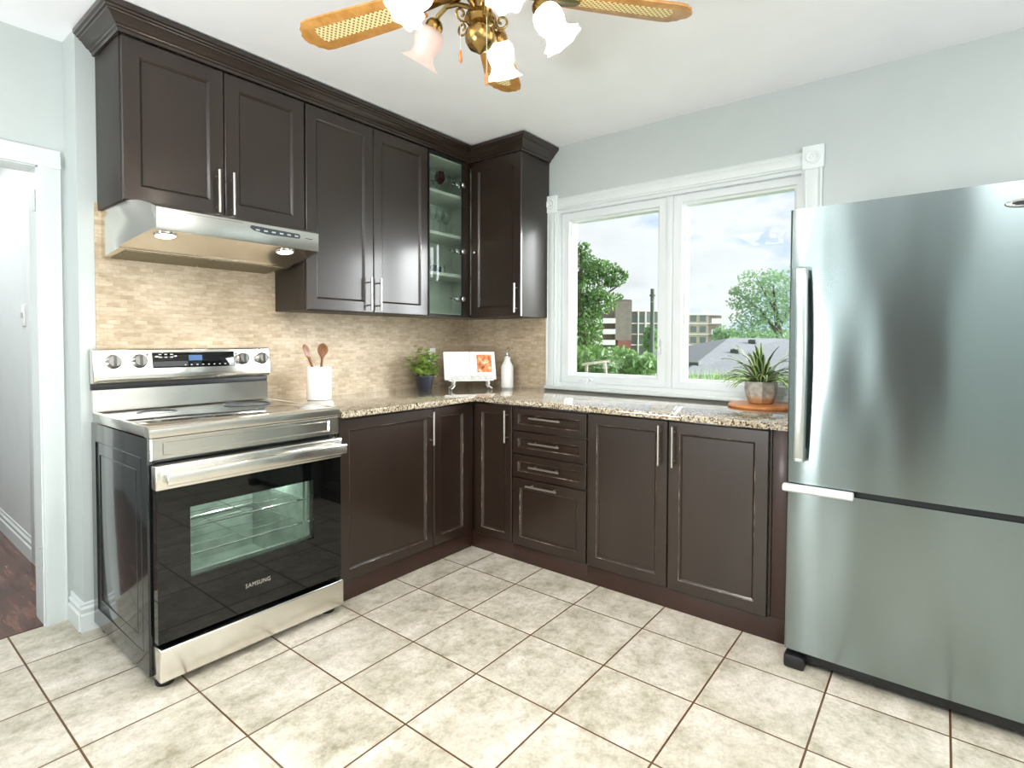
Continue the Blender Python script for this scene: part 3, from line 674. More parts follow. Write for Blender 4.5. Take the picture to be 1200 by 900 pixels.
build(MB().box(-.030, .030, -.0048, -.002, -.013, .013, mtx=on_panel(-2.004, 1.160)), 'clock_display', M_lcd, dsp)
for i in range(9): build(MB().box(-.004, .004, -.0046, -.003, -.002, .002, mtx=on_panel(-2.05+.026*i, 1.128)), 'touch_key', M_plate, dsp)
for i in range(3):
    for j in range(2): build(MB().box(-.006, .006, -.0046, -.003, -.002, .002, mtx=on_panel(-2.155+.024*i, 1.165+.013*j)), 'touch_key', M_plate, dsp)
for xx in (-2.336, -2.238, -1.776, -1.676):
    mt = on_panel(xx, 1.150) @ Matrix.Rotation(PI/2, 4, 'X')
    kn = build(MB().lathe([(.031, 0), (.031, .004), (.026, .008), (.025, .026), (.023, .029), (0, .029)], 28, mt), 'control_knob', M_knob, t)
    build(MB().box(-.0045, .0045, -.024, .024, .028, .037, .002, mtx=mt), 'knob_grip', M_grip, kn)
for xx in (-2.270, -2.205, -1.81, -1.742):
    build(MB().lathe([(.004, 0), (.004, .0015), (0, .0015)], 10, on_panel(xx, 1.178) @ Matrix.Rotation(PI/2, 4, 'X')), 'indicator_mark', M_darkgrey, cpnl)
for xx, yy in ((RX0+.05, -.66), (RX1-.05, -.66), (RX0+.05, -.08), (RX1-.05, -.08)):
    build(MB().lathe([(.03, 0), (.032, .01), (.028, .018), (.014, .022), (.014, .04)], 18, Matrix.Translation((xx, yy, 0))), 'foot', M_plastic, t)

# ================================================================== HOOD
t = thing('range_hood', 'stainless steel under-cabinet range hood with two lit lamps', 'range hood', (-1.98, 0, 1.60))
HX0, HX1 = -2.355, -1.597
prof = [(-.009, 1.798), (-.29, 1.798), (-.318, 1.797), (-.36, 1.794), (-.41, 1.788), (-.45, 1.778), (-.47, 1.770), (-.48, 1.760), (-.48, 1.680), (-.478, 1.674), (-.472, 1.672), (-.238, 1.630), (-.228, 1.627), (-.222, 1.622), (-.215, 1.619), (-.009, 1.600)]
def xin(y):
    if y > -.30: return 0
    q = min(1, (-.30-y)/.18); return .05*(1-math.sqrt(max(0, 1-q*q)))
left = [Vector((HX0+xin(y), y, z)) for y, z in prof]; right = [Vector((HX1-.12*xin(y), y, z)) for y, z in prof]
build(MB().loops([left, right]), 'hood_shell', M_steel, t, bevel=0, smooth=28)
cpn_ = [(-.118, .013), (-.112, .017), (.112, .012), (.118, .006), (.118, -.004), (.112, -.009), (-.04, -.012), (-.10, -.004), (-.116, .004)]
hp = build(MB().prism(cpn_, lambda p, q, t_: Vector((-1.820+p, -.480-t_, 1.731+q)), -.002, .003), 'control_strip', M_darkgrey, t)
for i in range(6): build(MB().box(-1.915+.037*i, -1.897+.037*i, -.4825, -.4842, 1.7285, 1.735, .001), 'push_button', M_plate, hp)
build(MB().box(-2.20, -1.97, -.4795, -.4815, 1.7515, 1.7525), 'fascia_groove', M_darkgrey, t)
build(MB().box(-1.672, -1.635, -.4795, -.4812, 1.727, 1.7295), 'maker_plate', M_darkgrey, t)
for xx in (-2.255, -1.745):
    sl = math.atan2(.042, .234)
    mt = Matrix.Translation((xx, -.425, 1.6636)) @ Matrix.Rotation(-sl, 4, 'X')
    lm = build(MB().lathe([(.042, .004), (.042, -.004), (.036, -.007), (.034, -.003)], 28, mt, closed=False), 'lamp_ring', M_chrome, t)
    build(MB().lathe([(.034, -.001), (.034, -.005), (.02, -.009), (0, -.010)], 28, mt), 'lamp_lens', M_bulb, lm)
    light('hood_spot', 'SPOT', (xx, -.428, 1.640), 2.2, (1, .95, .88), spot_size=math.radians(125), spot_blend=.7, shadow_soft_size=.03, aim=(0, .3, -1))
for a, b in ((-2.325, -1.985), (-1.97, -1.63)):
    build(MB().prism([(-.03, 1.597), (-.205, 1.6135), (-.205, 1.6185), (-.03, 1.602)], lambda p, q, t_: Vector((t_, p, q)), a, b), 'grease_filter', M_tan, t)

# ================================================================== FRIDGE
t = thing('refrigerator', 'large stainless steel bottom-freezer refrigerator beside the window', 'refrigerator', (-.42, -2.81, 0))
FY0, FY1 = -2.397, -3.225
build(MB().box(-.06, -.745, FY0-.004, FY1+.004, .03, 1.735, .006), 'body', plain('grey_fridge_side', lin(120, 124, 124), .45), t)
def fdoor(z0, z1):
    # gently bowed front, rounded vertical edges
    pts = []; n = 28
    for i in range(n+1):
        u = (0, .003, .006, .012)[i] if i < 4 else (1-(0, .003, .006, .012)[n-i] if i > n-4 else i/n); y = FY0+(FY1-FY0)*u; e_ = min(u, 1-u)*(FY0-FY1)
        ed = .010*(1-math.sqrt(max(0, 1-(1-min(1, e_/.010))**2))) if e_ < .010 else 0
        pts.append((-.826-.006*math.sin(PI*u)+ed, y))
    pts = [(-.752, FY0)]+pts+[(-.752, FY1)]
    return MB().prism(pts, lambda p, q, t_: Vector((p, q, t_)), z0, z1)
ud = build(fdoor(.712, 1.742), 'upper_door', M_fridge, t, smooth=40)
ld = build(fdoor(.070, .690), 'freezer_door', M_fridge, t, smooth=40)
hb = []
for i in range(13):
    u = i/12; z = .80+.72*u; b_ = .03*math.sin(PI*u)**.6
    hb.append([Vector((-.868-b_*.7, -2.428-.006*math.sin(PI*u), z)), Vector((-.868-b_*.7, -2.460-.006*math.sin(PI*u), z)), Vector((-.850-b_*.7, -2.466-.006*math.sin(PI*u), z)), Vector((-.850-b_*.7, -2.424-.006*math.sin(PI*u), z))])
m = MB().loops(hb); m.box(-.82, -.87, -2.43, -2.459, .80, .84, .004).box(-.82, -.87, -2.43, -2.459, 1.48, 1.52, .004)
build(m, 'handle', plain('satin_steel_handle', lin(190, 196, 194), .3, 1.0), ud, bevel=.004)
lo = [(-.826, .706), (-.846, .712), (-.866, .710), (-.874, .700), (-.872, .688), (-.858, .682), (-.826, .684)]
build(MB().prism(lo, lambda p, q, t_: Vector((p, t_, q)), -2.392, -2.618), 'handle', plain('pale_grey_handle', lin(214, 216, 212), .3), ld, bevel=.003)
build(MB().box(-.76, -.81, FY0-.01, FY1+.01, .688, .714), 'door_gasket', M_plastic, t)
build(MB().box(-.76, -.80, FY0-.01, FY1+.01, .022, .068, .004), 'base_grille', M_plastic, t)
for a, b in ((-2.398, -2.470), (-3.15, -3.222)): build(MB().box(-.74, -.838, a, b, 0, .052, .01), 'foot', M_plastic, t)
em = build(MB().lathe([(.001, .0), (.040, .0), (.043, .003), (.040, .006), (.034, .005), (.030, .003), (.0, .003)], 32, Matrix.Translation((-.832, -3.045, 1.673)) @ Matrix.Rotation(-PI/2, 4, 'Y') @ Matrix.Diagonal((.30, 1.1, 1, 1))), 'badge', M_chrome, ud)
build(MB().lathe([(.0, .0), (.028, .0), (.026, .002), (0, .002)], 24, Matrix.Translation((-.835, -3.045, 1.673)) @ Matrix.Rotation(-PI/2, 4, 'Y') @ Matrix.Diagonal((.25, 1.1, 1, 1))), 'badge_center', M_plastic, ud)

# ================================================================== CEILING FAN
FC = Vector((-1.938, -1.809, 0)); ZB = 2.25
t = thing('ceiling_fan', 'ceiling fan with oak and cane blades and tulip glass lamps', 'ceiling fan', (FC.x, FC.y, 2.545))
T0 = Matrix.Translation(FC)
build(MB().lathe([(.07, 2.545), (.07, 2.52), (.05, 2.49), (.02, 2.47), (.014, 2.465), (.014, 2.43)], 32, T0), 'canopy', M_brass, t)
build(MB().lathe([(.014, 2.44), (.09, 2.43), (.135, 2.40), (.145, 2.36), (.145, 2.32), (.12, 2.29), (.09, 2.275), (.06, 2.27), (.055, 2.25), (.0, 2.25)], 40, T0), 'motor_housing', M_brass, t)
def blade_outline():
    hp_ = [(.20, .046), (.24, .052), (.35, .060), (.50, .066), (.585, .068), (.612, .064), (.622, .052), (.634, .046), (.640, .030), (.652, .018), (.655, .0)]
    return hp_+[(r_, -w) for r_, w in hp_[-2::-1]]
for k in range(5):
    ang = math.radians(104-72*k)
    mt = T0 @ Matrix.Translation((0, 0, ZB)) @ Matrix.Rotation(ang, 4, 'Z') @ Matrix.Rotation(math.radians(11), 4, 'X')
    bl = build(MB().prism(blade_outline(), lambda p, q, t_: mt @ Vector((p, q, t_)), -.004, .004), 'blade', M_blade, t, bevel=.0015)
    cn = MB(); pts_ = [(.30, -.026), (.585, -.030), (.592, 0), (.585, .030), (.30, .026)]
    cn.prism(pts_, lambda p, q, t_: mt @ Vector((p, q, t_)), -.0052, -.0035)
    ci = build(cn, 'cane_panel', M_cane, bl)
    uvl = ci.data.uv_layers.new(name='UVMap'); inv = (Matrix.Translation(-LOC[bl.name]).inverted())
    mi = mt.inverted()
    for lp in ci.data.loops:
        co = mi @ (ci.data.vertices[lp.vertex_index].co + LOC[bl.name]); uvl.data[lp.index].uv = (co.x*.707+co.y*.707, -co.x*.707+co.y*.707)
    br_ = MB().prism([(.07, .018), (.13, .012), (.19, .020), (.25, .034), (.29, .022), (.30, 0), (.29, -.022), (.25, -.034), (.19, -.020), (.13, -.012), (.07, -.018)], lambda p, q, t_: mt @ Vector((p, q, t_)), -.010, -.004)
    build(br_, 'blade_bracket', M_brass, t, bevel=.001)
lk = build(MB().lathe([(.0, 2.252), (.045, 2.25), (.05, 2.235), (.03, 2.222), (.022, 2.20), (.024, 2.185), (.040, 2.172), (.044, 2.160), (.034, 2.148), (.020, 2.142), (.020, 2.135), (.040, 2.126), (.043, 2.117), (.041, 2.098), (.030, 2.080), (.012, 2.071), (.006, 2.065), (0, 2.063)], 36, T0), 'light_fitter', M_brass, t)
RT2 = Vector((math.sin(YAW), -math.cos(YAW), 0)); FW2 = Vector((math.cos(YAW), math.sin(YAW), 0))
for k in range(5):
    a = math.radians(73+72*k); dr = RT2*math.cos(a)+FW2*math.sin(a)
    sc_ = FC+Vector((0, 0, 0))
    def Q(r_, z): return Vector((FC.x+dr.x*r_, FC.y+dr.y*r_, z))
    am = MB().tube([Q(.02, 2.19), Q(.045, 2.212), Q(.08, 2.230), Q(.125, 2.238), Q(.158, 2.222), Q(.170, 2.200)], .007, 8)
    build(am, 'lamp_arm', M_brass, t)
    sp_ = [Q(.03+.0*i, 0) for i in range(0)]
    for i in range(22):
        th = i/21*2.6*PI; rr_ = .024*(1-i/26); sp_.append(Q(.062+rr_*math.cos(th+PI*.9), 2.155+rr_*math.sin(th+PI*.9)))
    build(MB().tube([Q(.03, 2.19), Q(.034, 2.175)]+sp_, .0035, 6), 'scroll', M_brass, t)
    tilt = math.radians(34); axis = dr*math.sin(tilt)+Vector((0, 0, -math.cos(tilt)))
    base = Q(.168, 2.205)
    mt = Matrix.Translation(base) @ axis.to_track_quat('Z', 'Y').to_matrix().to_4x4()
    build(MB().lathe([(.010, -.012), (.020, -.006), (.026, .004), (.027, .020), (.031, .024)], 24, mt), 'lamp_socket', M_brass, t)
    off = (k == 1)
    ruf = lambda f_, an: (.10*math.cos(8*an)*max(0, (f_-.72)/.28)**1.2 if f_ > .72 else .015*math.cos(8*an))
    sh = [(.025, .016), (.031, .020), (.039, .032), (.043, .048), (.041, .064), (.035, .080), (.033, .091), (.039, .104), (.050, .116), (.057, .122)]
    so = build(MB().lathe(sh, 48, mt, ruf, closed=False), 'glass_shade', M_shade_off if off else M_shade_on, t, smooth=60, recalc=False)
    if not off:
        build(MB().lathe([(.012, .018), (.013, .036), (.022, .054), (.022, .066), (.011, .08), (0, .084)], 20, mt), 'bulb', M_bulb, so)
        light('fan_lamp', 'POINT', base+axis*.066, 72.0, (1, .96, .91), shadow_soft_size=.03)
for (dx, zt, zb_, fob) in ((-.055, 2.16, 2.075, .026), (.055, 2.19, 1.985, .026)):
    px_ = FC+RT2*dx
    if dx > 0: px_ = FC+RT2*.022-FW2*.06
    pc = build(MB().tube([(px_.x, px_.y, zt), (px_.x, px_.y, (zt+zb_)/2), (px_.x, px_.y, zb_)], .0012, 6), 'pull_chain', M_cord, t)
    build(MB().lathe([(.0015, .0), (.004, -.006), (.006, -.022), (.0055, -.032), (.003, -.036), (.0, -.037)], 14, Matrix.Translation((px_.x, px_.y, zb_))), 'pull_fob', M_fob, pc)

# ================================================================== COUNTER ITEMS
ZC = .915
t = thing('utensil_crock', 'tall white ceramic crock beside the range holding wooden spoons', 'crock', (-1.392, -.150, ZC))
K = Vector((-1.392, -.150, ZC))
build(MB().lathe([(.0, .0), (.061, 0), (.066, .004), (.067, .18), (.065, .184), (.062, .182), (.060, .012), (0, .01)], 40, Matrix.Translation(K)), 'crock_body', M_ceramic, t)
def spoon(nm, label, base, top, wid, roll):
    view = (Vector(top)-CAM).normalized()
    base = Vector(base); top = Vector(top); ax = (top-base).normalized()
    X_ = ax.cross(view).normalized(); Y_ = ax.cross(X_); q = Matrix((X_, Y_, ax)).transposed().to_4x4()
    L = (top-base).length; mt = Matrix.Translation(base) @ q @ Matrix.Rotation(roll, 4, 'Z')
    o = thing(nm, label, 'spoon', base, 'wooden spoons in the crock')
    hl = L-.085
    build(MB().tube([mt @ Vector((0, 0, 0)), mt @ Vector((0, 0, hl*.6)), mt @ Vector((0, 0, hl)), mt @ Vector((0, 0, hl+.02))], [.006, .0065, .007, .008], 10), 'spoon_handle', M_spoon, o)
    lp_ = []
    for i in range(17):
        f_ = math.sin(PI/2*i/16); w = wid*math.sqrt(max(0, 1-((f_-.58)/.42)**2)) if f_ > .58 else .007+(wid-.007)*math.sin(PI/2*f_/.58)**1.3; w = max(w, .003)
        cup = .008*math.sin(PI*f_); z = hl+.01+f_*.085
        ring = []
        for j in range(12):
            an = 2*PI*j/12; xx = w*math.cos(an); yy = .0045*math.sin(an)-cup*(1-(xx/wid)**2)
            ring.append(mt @ Vector((xx, yy, z)))
        lp_.append(ring)
    build(MB().loops(lp_), 'spoon_bowl', M_spoon, o, smooth=60)
    return o
spoon('wooden_spoon', 'narrow wooden spoon leaning left out of the white crock', K+Vector((.014, -.018, .014)), (-1.486, -.163, 1.213), .021, .7)
spoon('wooden_spoon', 'broad wooden spoon standing upright in the right of the crock', K+Vector((.012, .022, .014)), (-1.352, -.130, 1.217), .029, 0.15)

# herb pot
K = Vector((-.600, -.155, ZC))
t = thing('potted_plant', 'small leafy green plant in a dark pot in front of the backsplash', 'plant', K)
build(MB().lathe([(0, 0), (.044, 0), (.046, .004), (.060, .084), (.063, .086), (.063, .098), (.058, .098), (.055, .086), (0, .084)], 32, Matrix.Translation(K)), 'pot', M_navy, t)
build(MB().lathe([(0, .092), (.03, .091), (.056, .088)], 20, Matrix.Translation(K), closed=False), 'soil', M_soil, t)
st = MB(); lf = MB(); rg = random.Random(3)
for i in range(26):
    a = rg.uniform(0, 2*PI); el = rg.uniform(.15, 1.4); L = rg.uniform(.085, .15)
    d_ = Vector((math.cos(a)*math.cos(el), math.sin(a)*math.cos(el)*.8, math.sin(el)*1.02)); p0 = K+Vector((rg.uniform(-.02, .02), rg.uniform(-.02, .02), .085)); p1 = p0+d_*L
    st.tube([p0, p0*.5+p1*.5+Vector((0, 0, .012)), p1], .0014, 5)
    for j in range(14):
        c = p0.lerp(p1, .35+.65*j/8)+Vector((rg.uniform(-.012, .012), rg.uniform(-.012, .012), rg.uniform(-.01, .012)))
        if c.x > -.515 or c.y > -.03: continue
        b_ = rg.uniform(0, 2*PI); tv = Vector((math.cos(b_), math.sin(b_), rg.uniform(-.3, .5))).normalized(); sv = tv.cross(Vector((rg.uniform(-.5, .5), rg.uniform(-.5, .5), 1))).normalized(); nv = sv.cross(tv)
        Ls = rg.uniform(.028, .044); ws = Ls*.5
        lf.add([c, c+tv*Ls*.3+sv*ws, c+tv*Ls*.7+sv*ws*.8, c+tv*Ls-nv*.004, c+tv*Ls*.7-sv*ws*.8, c+tv*Ls*.3-sv*ws, c+tv*Ls*.45-nv*.003], [(0, 1, 6), (1, 2, 6), (2, 3, 6), (3, 4, 6), (4, 5, 6), (5, 0, 6)])
build(st, 'stems', M_stem, t); build(lf, 'foliage', M_leaf_pot, t, recalc=False)

# cookbook stand and book
K = Vector((-.345, -.335, ZC))
dirx = (Vector((-.242, -.405, 0))-Vector((-.457, -.254, 0))).normalized(); diry = Vector((dirx.y, -dirx.x, 0))   # diry faces the room
if diry.dot(CAM-K) < 0: diry = -diry
def SB(u, n, z): return K+dirx*u+diry*n+Vector((0, 0, z))
t = thing('book_stand', 'white ornamental book stand holding an open cookbook on the counter', 'book stand', K)
lean = .28
m = MB()
m.prism([(-.155, .055), (.155, .055), (.155, .062), (-.155, .062)], lambda p, q, t_: SB(p, t_, q), -.02, .035)
m.prism([(-.14, .062), (.14, .062), (.10, .19), (-.10, .19)], lambda p, q, t_: SB(p, -.012-(q-.06)*lean+t_, q), -.008, .0)
build(m, 'back_rest', M_standw, t, bevel=.001)
m = MB(); m.prism([(-.155, .055), (.155, .055), (.155, .061), (-.155, .061)], lambda p, q, t_: SB(p, t_, q), .031, .039)
m.prism([(-.155, .094), (.155, .094), (.155, .099), (-.155, .099)], lambda p, q, t_: SB(p, t_, q), .032, .038)
for i in range(8):
    u = -.155+.31*i/8; w_ = .31/8
    for a_, b_ in (((u, .060), (u+w_, .096)), ((u+w_, .060), (u, .096))): m.cyl(SB(a_[0], .035, a_[1]), SB(b_[0], .035, b_[1]), .0026, seg=6)
build(m, 'lattice_rail', M_standw, t)
for sx in (-1, 1):
    for fr_ in (0, 1):
        n0 = .03 if fr_ else -.02; n1 = .042 if fr_ else -.05
        build(MB().tube([SB(sx*.115, n0, .056), SB(sx*.122, n0, .040), SB(sx*.118, n0*.7+n1*.3, .024), SB(sx*.132, n1, .008), SB(sx*.142, n1+.002, .0055)], [.010, .009, .006, .005, .0055], 10), 'leg', M_standw, t)
t = thing('cookbook', 'open cookbook with a food picture on its right page, on the white stand', 'book', SB(0, .015, .063))
def pg(u, q, n): return SB(u, .012-(q-.06)*lean+n, q)
def page_block(s0, s1):
    lp_ = []
    for i in range(13):
        f_ = i/12; u = s0+(s1-s0)*f_; b_ = .012*math.sin(PI*min(1, f_*1.1))*(1-f_*.4)+.003
        lp_.append([pg(u, .064, -.004), pg(u, .064, b_), pg(u, .252, b_), pg(u, .252, -.004)])
    return MB().loops(lp_)
build(page_block(-.003, -.178), 'left_page', M_page, t, smooth=50); rp = build(page_block(.003, .178), 'right_page', M_paper, t, smooth=50)
m = MB(); g0 = []
for i in range(9):
    u = .046+.105*i/8; f_ = (u-.003)/.175; b_ = .012*math.sin(PI*min(1, f_*1.1))*(1-f_*.4)+.0036
    g0.append((u, b_))
m.add([pg(u, .112, b) for u, b in g0]+[pg(u, .232, b) for u, b in g0], [(i, i+1, i+10, i+9) for i in range(8)])
build(m, 'food_picture', M_photo, rp, recalc=False)
build(MB().box(-.181, .181, -.009, -.005, 0, .192, mtx=Matrix.Translation(pg(0, .063, 0)) @ Matrix((tuple(dirx)+(0,), tuple(diry)+(0,), (0, 0, 1, 0), (0, 0, 0, 1))).transposed() @ Matrix.Rotation(math.atan(lean), 4, 'X')), 'cover', M_paper, t)

K = Vector((-.118, -.475, ZC))
t = thing('oil_bottle', 'white ceramic oil bottle with a metal pourer next to the cookbook', 'bottle', K)
build(MB().lathe([(0, 0), (.041, 0), (.044, .004), (.044, .135), (.040, .155), (.028, .178), (.022, .19), (.021, .205), (.024, .208), (.024, .214), (0, .214)], 32, Matrix.Translation(K)), 'bottle_body', M_ceramic, t)
build(MB().lathe([(.016, .212), (.016, .222), (.008, .228), (.006, .250), (.007, .252), (.007, .258), (0, .258)], 18, Matrix.Translation(K)).tube([K+Vector((0, 0, .25)), K+Vector((-.004, -.006, .27)), K+Vector((-.012, -.016, .278))], .004, 8), 'pour_spout', M_chrome, t)

t = thing('power_outlet', 'white wall outlet plate behind the small leafy plant', 'outlet', (-.40, -.008, 1.132))
build(MB().box(-.437, -.362, -.008, -.014, 1.074, 1.189, .003), 'cover_plate', M_white, t)
for z in (1.108, 1.156):
    sk = build(MB().box(-.416, -.383, -.013, -.0165, z-.015, z+.015, .003), 'socket', M_white, t)
    build(MB().box(-.409, -.406, -.0162, -.0170, z-.004, z+.008).box(-.393, -.390, -.0162, -.0170, z-.004, z+.008), 'slots', M_plastic, sk)

# spider plant on board
K = Vector((-.150, -2.135, ZC))
bd = build(MB().lathe([(0, 0), (.148, 0), (.152, .004), (.152, .013), (.148, .017), (0, .017)], 56, Matrix.Translation(K+Vector((-.02, -.01, 0)))), 'serving_board', M_board, None, K)
tag(bd, 'round orange-brown wooden board under the potted spider plant', 'board')
K = K+Vector((-.0, -.005, .017))
t = thing('spider_plant', 'variegated spider plant in a grey and tan glazed pot by the refrigerator', 'plant', K)
lp_ = []
for (r_, z) in [(.0, .0), (.052, 0), (.060, .006), (.074, .05), (.078, .075), (.076, .105), (.074, .112), (.069, .112), (.066, .098), (.0, .094)]: lp_.append((r_, z))
build(MB().lathe(lp_, 8, Matrix.Translation(K) @ Matrix.Rotation(.3, 4, 'Z')), 'pot', M_pot, t, smooth=20)
build(MB().lathe([(0, .100), (.066, .098)], 16, Matrix.Translation(K), closed=False), 'soil', M_soil, t)
rg = random.Random(11); V = []; Fc = []; UV = []
for i in range(90):
    a = rg.uniform(0, 2*PI); L = rg.uniform(.14, .24); el = rg.uniform(.35, 1.35); dr = Vector((math.cos(a), math.sin(a), 0)); sd = Vector((-dr.y, dr.x, 0))
    p = K+Vector((0, 0, .100))+dr*rg.uniform(0, .03); v_ = dr*math.cos(el)+Vector((0, 0, math.sin(el))); nseg = 9; w0 = rg.uniform(.0095, .014); base_i = len(V)
    for s_ in range(nseg+1):
        f_ = s_/nseg; w = w0*(.55+.9*f_)*(1-f_**3)+.0006
        if s_ and f_ > .5: w = w0*1.05*(1-((f_-.5)/.5)**1.6)+.0005
        for cx, dz in ((-1, .0), (0, -.003), (1, 0)): V.append(p+sd*w*cx+Vector((0, 0, -dz*-1 if cx == 0 else 0))); 
        p = p+v_*(L/nseg); v_ = (v_+Vector((0, 0, -.17*rg.uniform(.7, 1.3)*(.6+1.0*f_)))).normalized()
    for s_ in range(nseg):
        for c in (0, 1):
            q = base_i+s_*3+c; Fc.append((q, q+1, q+4, q+3)); UV.append(((c*.5, s_/nseg), (c*.5+.5, s_/nseg), (c*.5+.5, (s_+1)/nseg), (c*.5, (s_+1)/nseg)))
# keep leaves clear of wall, sill and worktop
V = [Vector((min(v.x, -.045) if v.z < 2 else v.x, max(v.y, -2.385), max(v.z, ZC+.022))) for v in V]
mb = MB(); mb.v = [tuple(v) for v in V]; mb.f = Fc
fo = build(mb, 'foliage', M_spider, t, recalc=False, smooth=60)
ul = fo.data.uv_layers.new(name='UVMap'); i = 0
for u4 in UV:
    for uu in u4: ul.data[i].uv = uu; i += 1

# glassware inside the corner cabinet
def wine(label, x, y, z, h, bowl, mat=M_wine, group='wine glasses on the middle shelf'):
    o = thing('wine_glass', label, 'glass', (x, y, z), group); T_ = Matrix.Translation((x, y, z))
    build(MB().lathe([(0, 0), (.033, 0), (.033, .002), (.006, .006), (.0035, .012), (.0035, h*.5), (0, h*.5)], 20, T_), 'stem', M_wine, o)
    b = h*.5
    build(MB().lathe([(.0, b-.001), (.012, b+.002), (bowl, b+(h-b)*.42), (bowl*.98, b+(h-b)*.6), (bowl*.78, h), (bowl*.76, h), (bowl*.94, b+(h-b)*.6), (bowl*.94, b+(h-b)*.42), (.01, b+.005), (0, b+.004)], 24, T_), 'bowl', mat, o)
    return o
for lb, x, y in (('leftmost wine glass on the middle shelf of the glass-door cabinet', -.530, -.165), ('wine glass in the middle of the glass-door cabinet middle shelf', -.450, -.145), ('wine glass on the middle shelf nearest the cabinet hinges', -.370, -.125)):
    wine(lb, x, y, SH[1]+.02, .19, .036)
for lb, x, y, mt_ in (('clear wine glass on the top cabinet shelf, at the left', -.530, -.165, M_wine), ('dark red wine glass in the middle of the top cabinet shelf', -.450, -.145, M_redglass), ('clear wine glass on the top cabinet shelf, at the right', -.370, -.125, M_wine)):
    wine(lb, x, y, SH[0]+.02, .17, .036, mt_, 'wine glasses on the top shelf')
for i, (lb, x, y, mt_, h) in enumerate((('small dark blue tumbler at the left on the third cabinet shelf', -.540, -.175, M_blueglass, .055), ('small dark blue tumbler second from left on the third cabinet shelf', -.485, -.16, M_blueglass, .05), ('small clear tumbler beside the blue tumblers on the third shelf', -.430, -.145, M_wine, .07))):
    o = build(MB().lathe([(0, 0), (.02, 0), (.024, h), (.022, h), (.018, .006), (0, .006)], 20, Matrix.Translation((x, y, SH[2]+.02))), 'tumbler', mt_, None, (x, y, SH[2]+.02))
    tag(o, lb, 'glass', 'tumblers on the third shelf')

# ================================================================== OUTDOORS
FWD = Vector((math.cos(YAW), math.sin(YAW), 0)); RGT = Vector((math.sin(YAW), -math.cos(YAW), 0))
def at(r_, d_, z=0): q = CAM+FWD*d_+RGT*r_; return Vector((q.x, q.y, z))
def hgt(x): # terrain falls away from the house
    if x < 5: return .30
    if x < 9: return .30-2.3*(x-5)/4
    if x < 40: return -2.0-1.0*(x-9)/31
    return max(-9, -3.0-6*(x-40)/60)
xs = [.2, 1, 2, 3, 4, 5, 6, 7, 8, 9, 14, 20, 30, 40, 60, 80, 100, 160, 260]; ys = [-90, -40, -20, -10, -5, 0, 5, 10, 20, 40, 80, 140, 220]
m = MB(); m.add([(x, y, hgt(x)) for x in xs for y in ys], [(i*len(ys)+j, (i+1)*len(ys)+j, (i+1)*len(ys)+j+1, i*len(ys)+j+1) for i in range(len(xs)-1) for j in range(len(ys)-1)])
g = build(m, 'ground', M_ground, None, (0, 0, 0), recalc=False); g['kind'] = 'structure'
rg = random.Random(5)
def leaf_cloud(mb, c, rad, n, size, rg, flat=1.0):
    for _ in range(n):
        while True:
            p = Vector((rg.uniform(-1, 1), rg.uniform(-1, 1), rg.uniform(-1, 1)))
            if p.length < 1: break
        p = Vector((c[0]+p.x*rad[0], c[1]+p.y*rad[1], c[2]+p.z*rad[2]))
        a = Vector((rg.gauss(0, 1), rg.gauss(0, 1), rg.gauss(0, 1)*flat)).normalized(); b = a.cross(Vector((rg.gauss(0, 1), rg.gauss(0, 1), rg.gauss(0, 1)))).normalized()
        s_ = size*rg.uniform(.6, 1.3)
        mb.add([p-a*s_, p+b*s_*.45, p+a*s_, p-b*s_*.45], [(0, 1, 2, 3)])
def tree(name, label, base, trunk, limbs, clouds, leafm, cat='tree', group=None):
    o = thing(name, label, cat, base, group)
    if trunk:
        tm = MB(); tm.tube(trunk[0], trunk[1], 8); build(tm, 'trunk', M_bark, o)
        if limbs:
            bm_ = MB()
            for l in limbs: bm_.tube(l[0], l[1], 6)
            build(bm_, 'branches', M_bark, o)
    f_ = MB()
    for c in clouds: leaf_cloud(f_, *c, rg)
    build(f_, 'foliage', leafm, o, recalc=False, smooth=0)
    return o
# big dark tree on the left, 12 m away
D = 12.0
def tp(px, v, d): return at((px-592)/F_PX*d, d, CAM.z+(396-v)/F_PX*d)
cl = []
for px, v, rx, rz, n in ((682, 292, .16, .22, 160), (686, 312, .30, .30, 420), (700, 312, .32, .2, 260), (712, 322, .2, .16, 160), (684, 338, .42, .34, 600), (700, 352, .40, .28, 420), (718, 330, .22, .09, 110), (729, 322, .10, .17, 90), (722, 312, .07, .12, 40), (684, 372, .38, .40, 600), (676, 392, .5, .45, 700), (698, 380, .16, .25, 120), (690, 406, .36, .3, 380), (716, 346, .22, .10, 90)):
    p = tp(px, v, D); cl.append((p, (rx, rx*1.2, rz), n, .055))
b0 = at(1.65, D, hgt(7)); top = tp(680, 290, D)
tree('dense_tree', 'tall dark green tree outside the left side of the window', b0, ([b0, b0.lerp(top, .4)+Vector((.05, 0, 0)), b0.lerp(top, .75), top], [.16, .12, .07, .02]),
     [([b0.lerp(top, .6), tp(705, 345, D), tp(728, 330, D)], [.05, .03, .012]), ([b0.lerp(top, .45), tp(705, 385, D)], [.05, .02])], cl, M_leaf_fir)
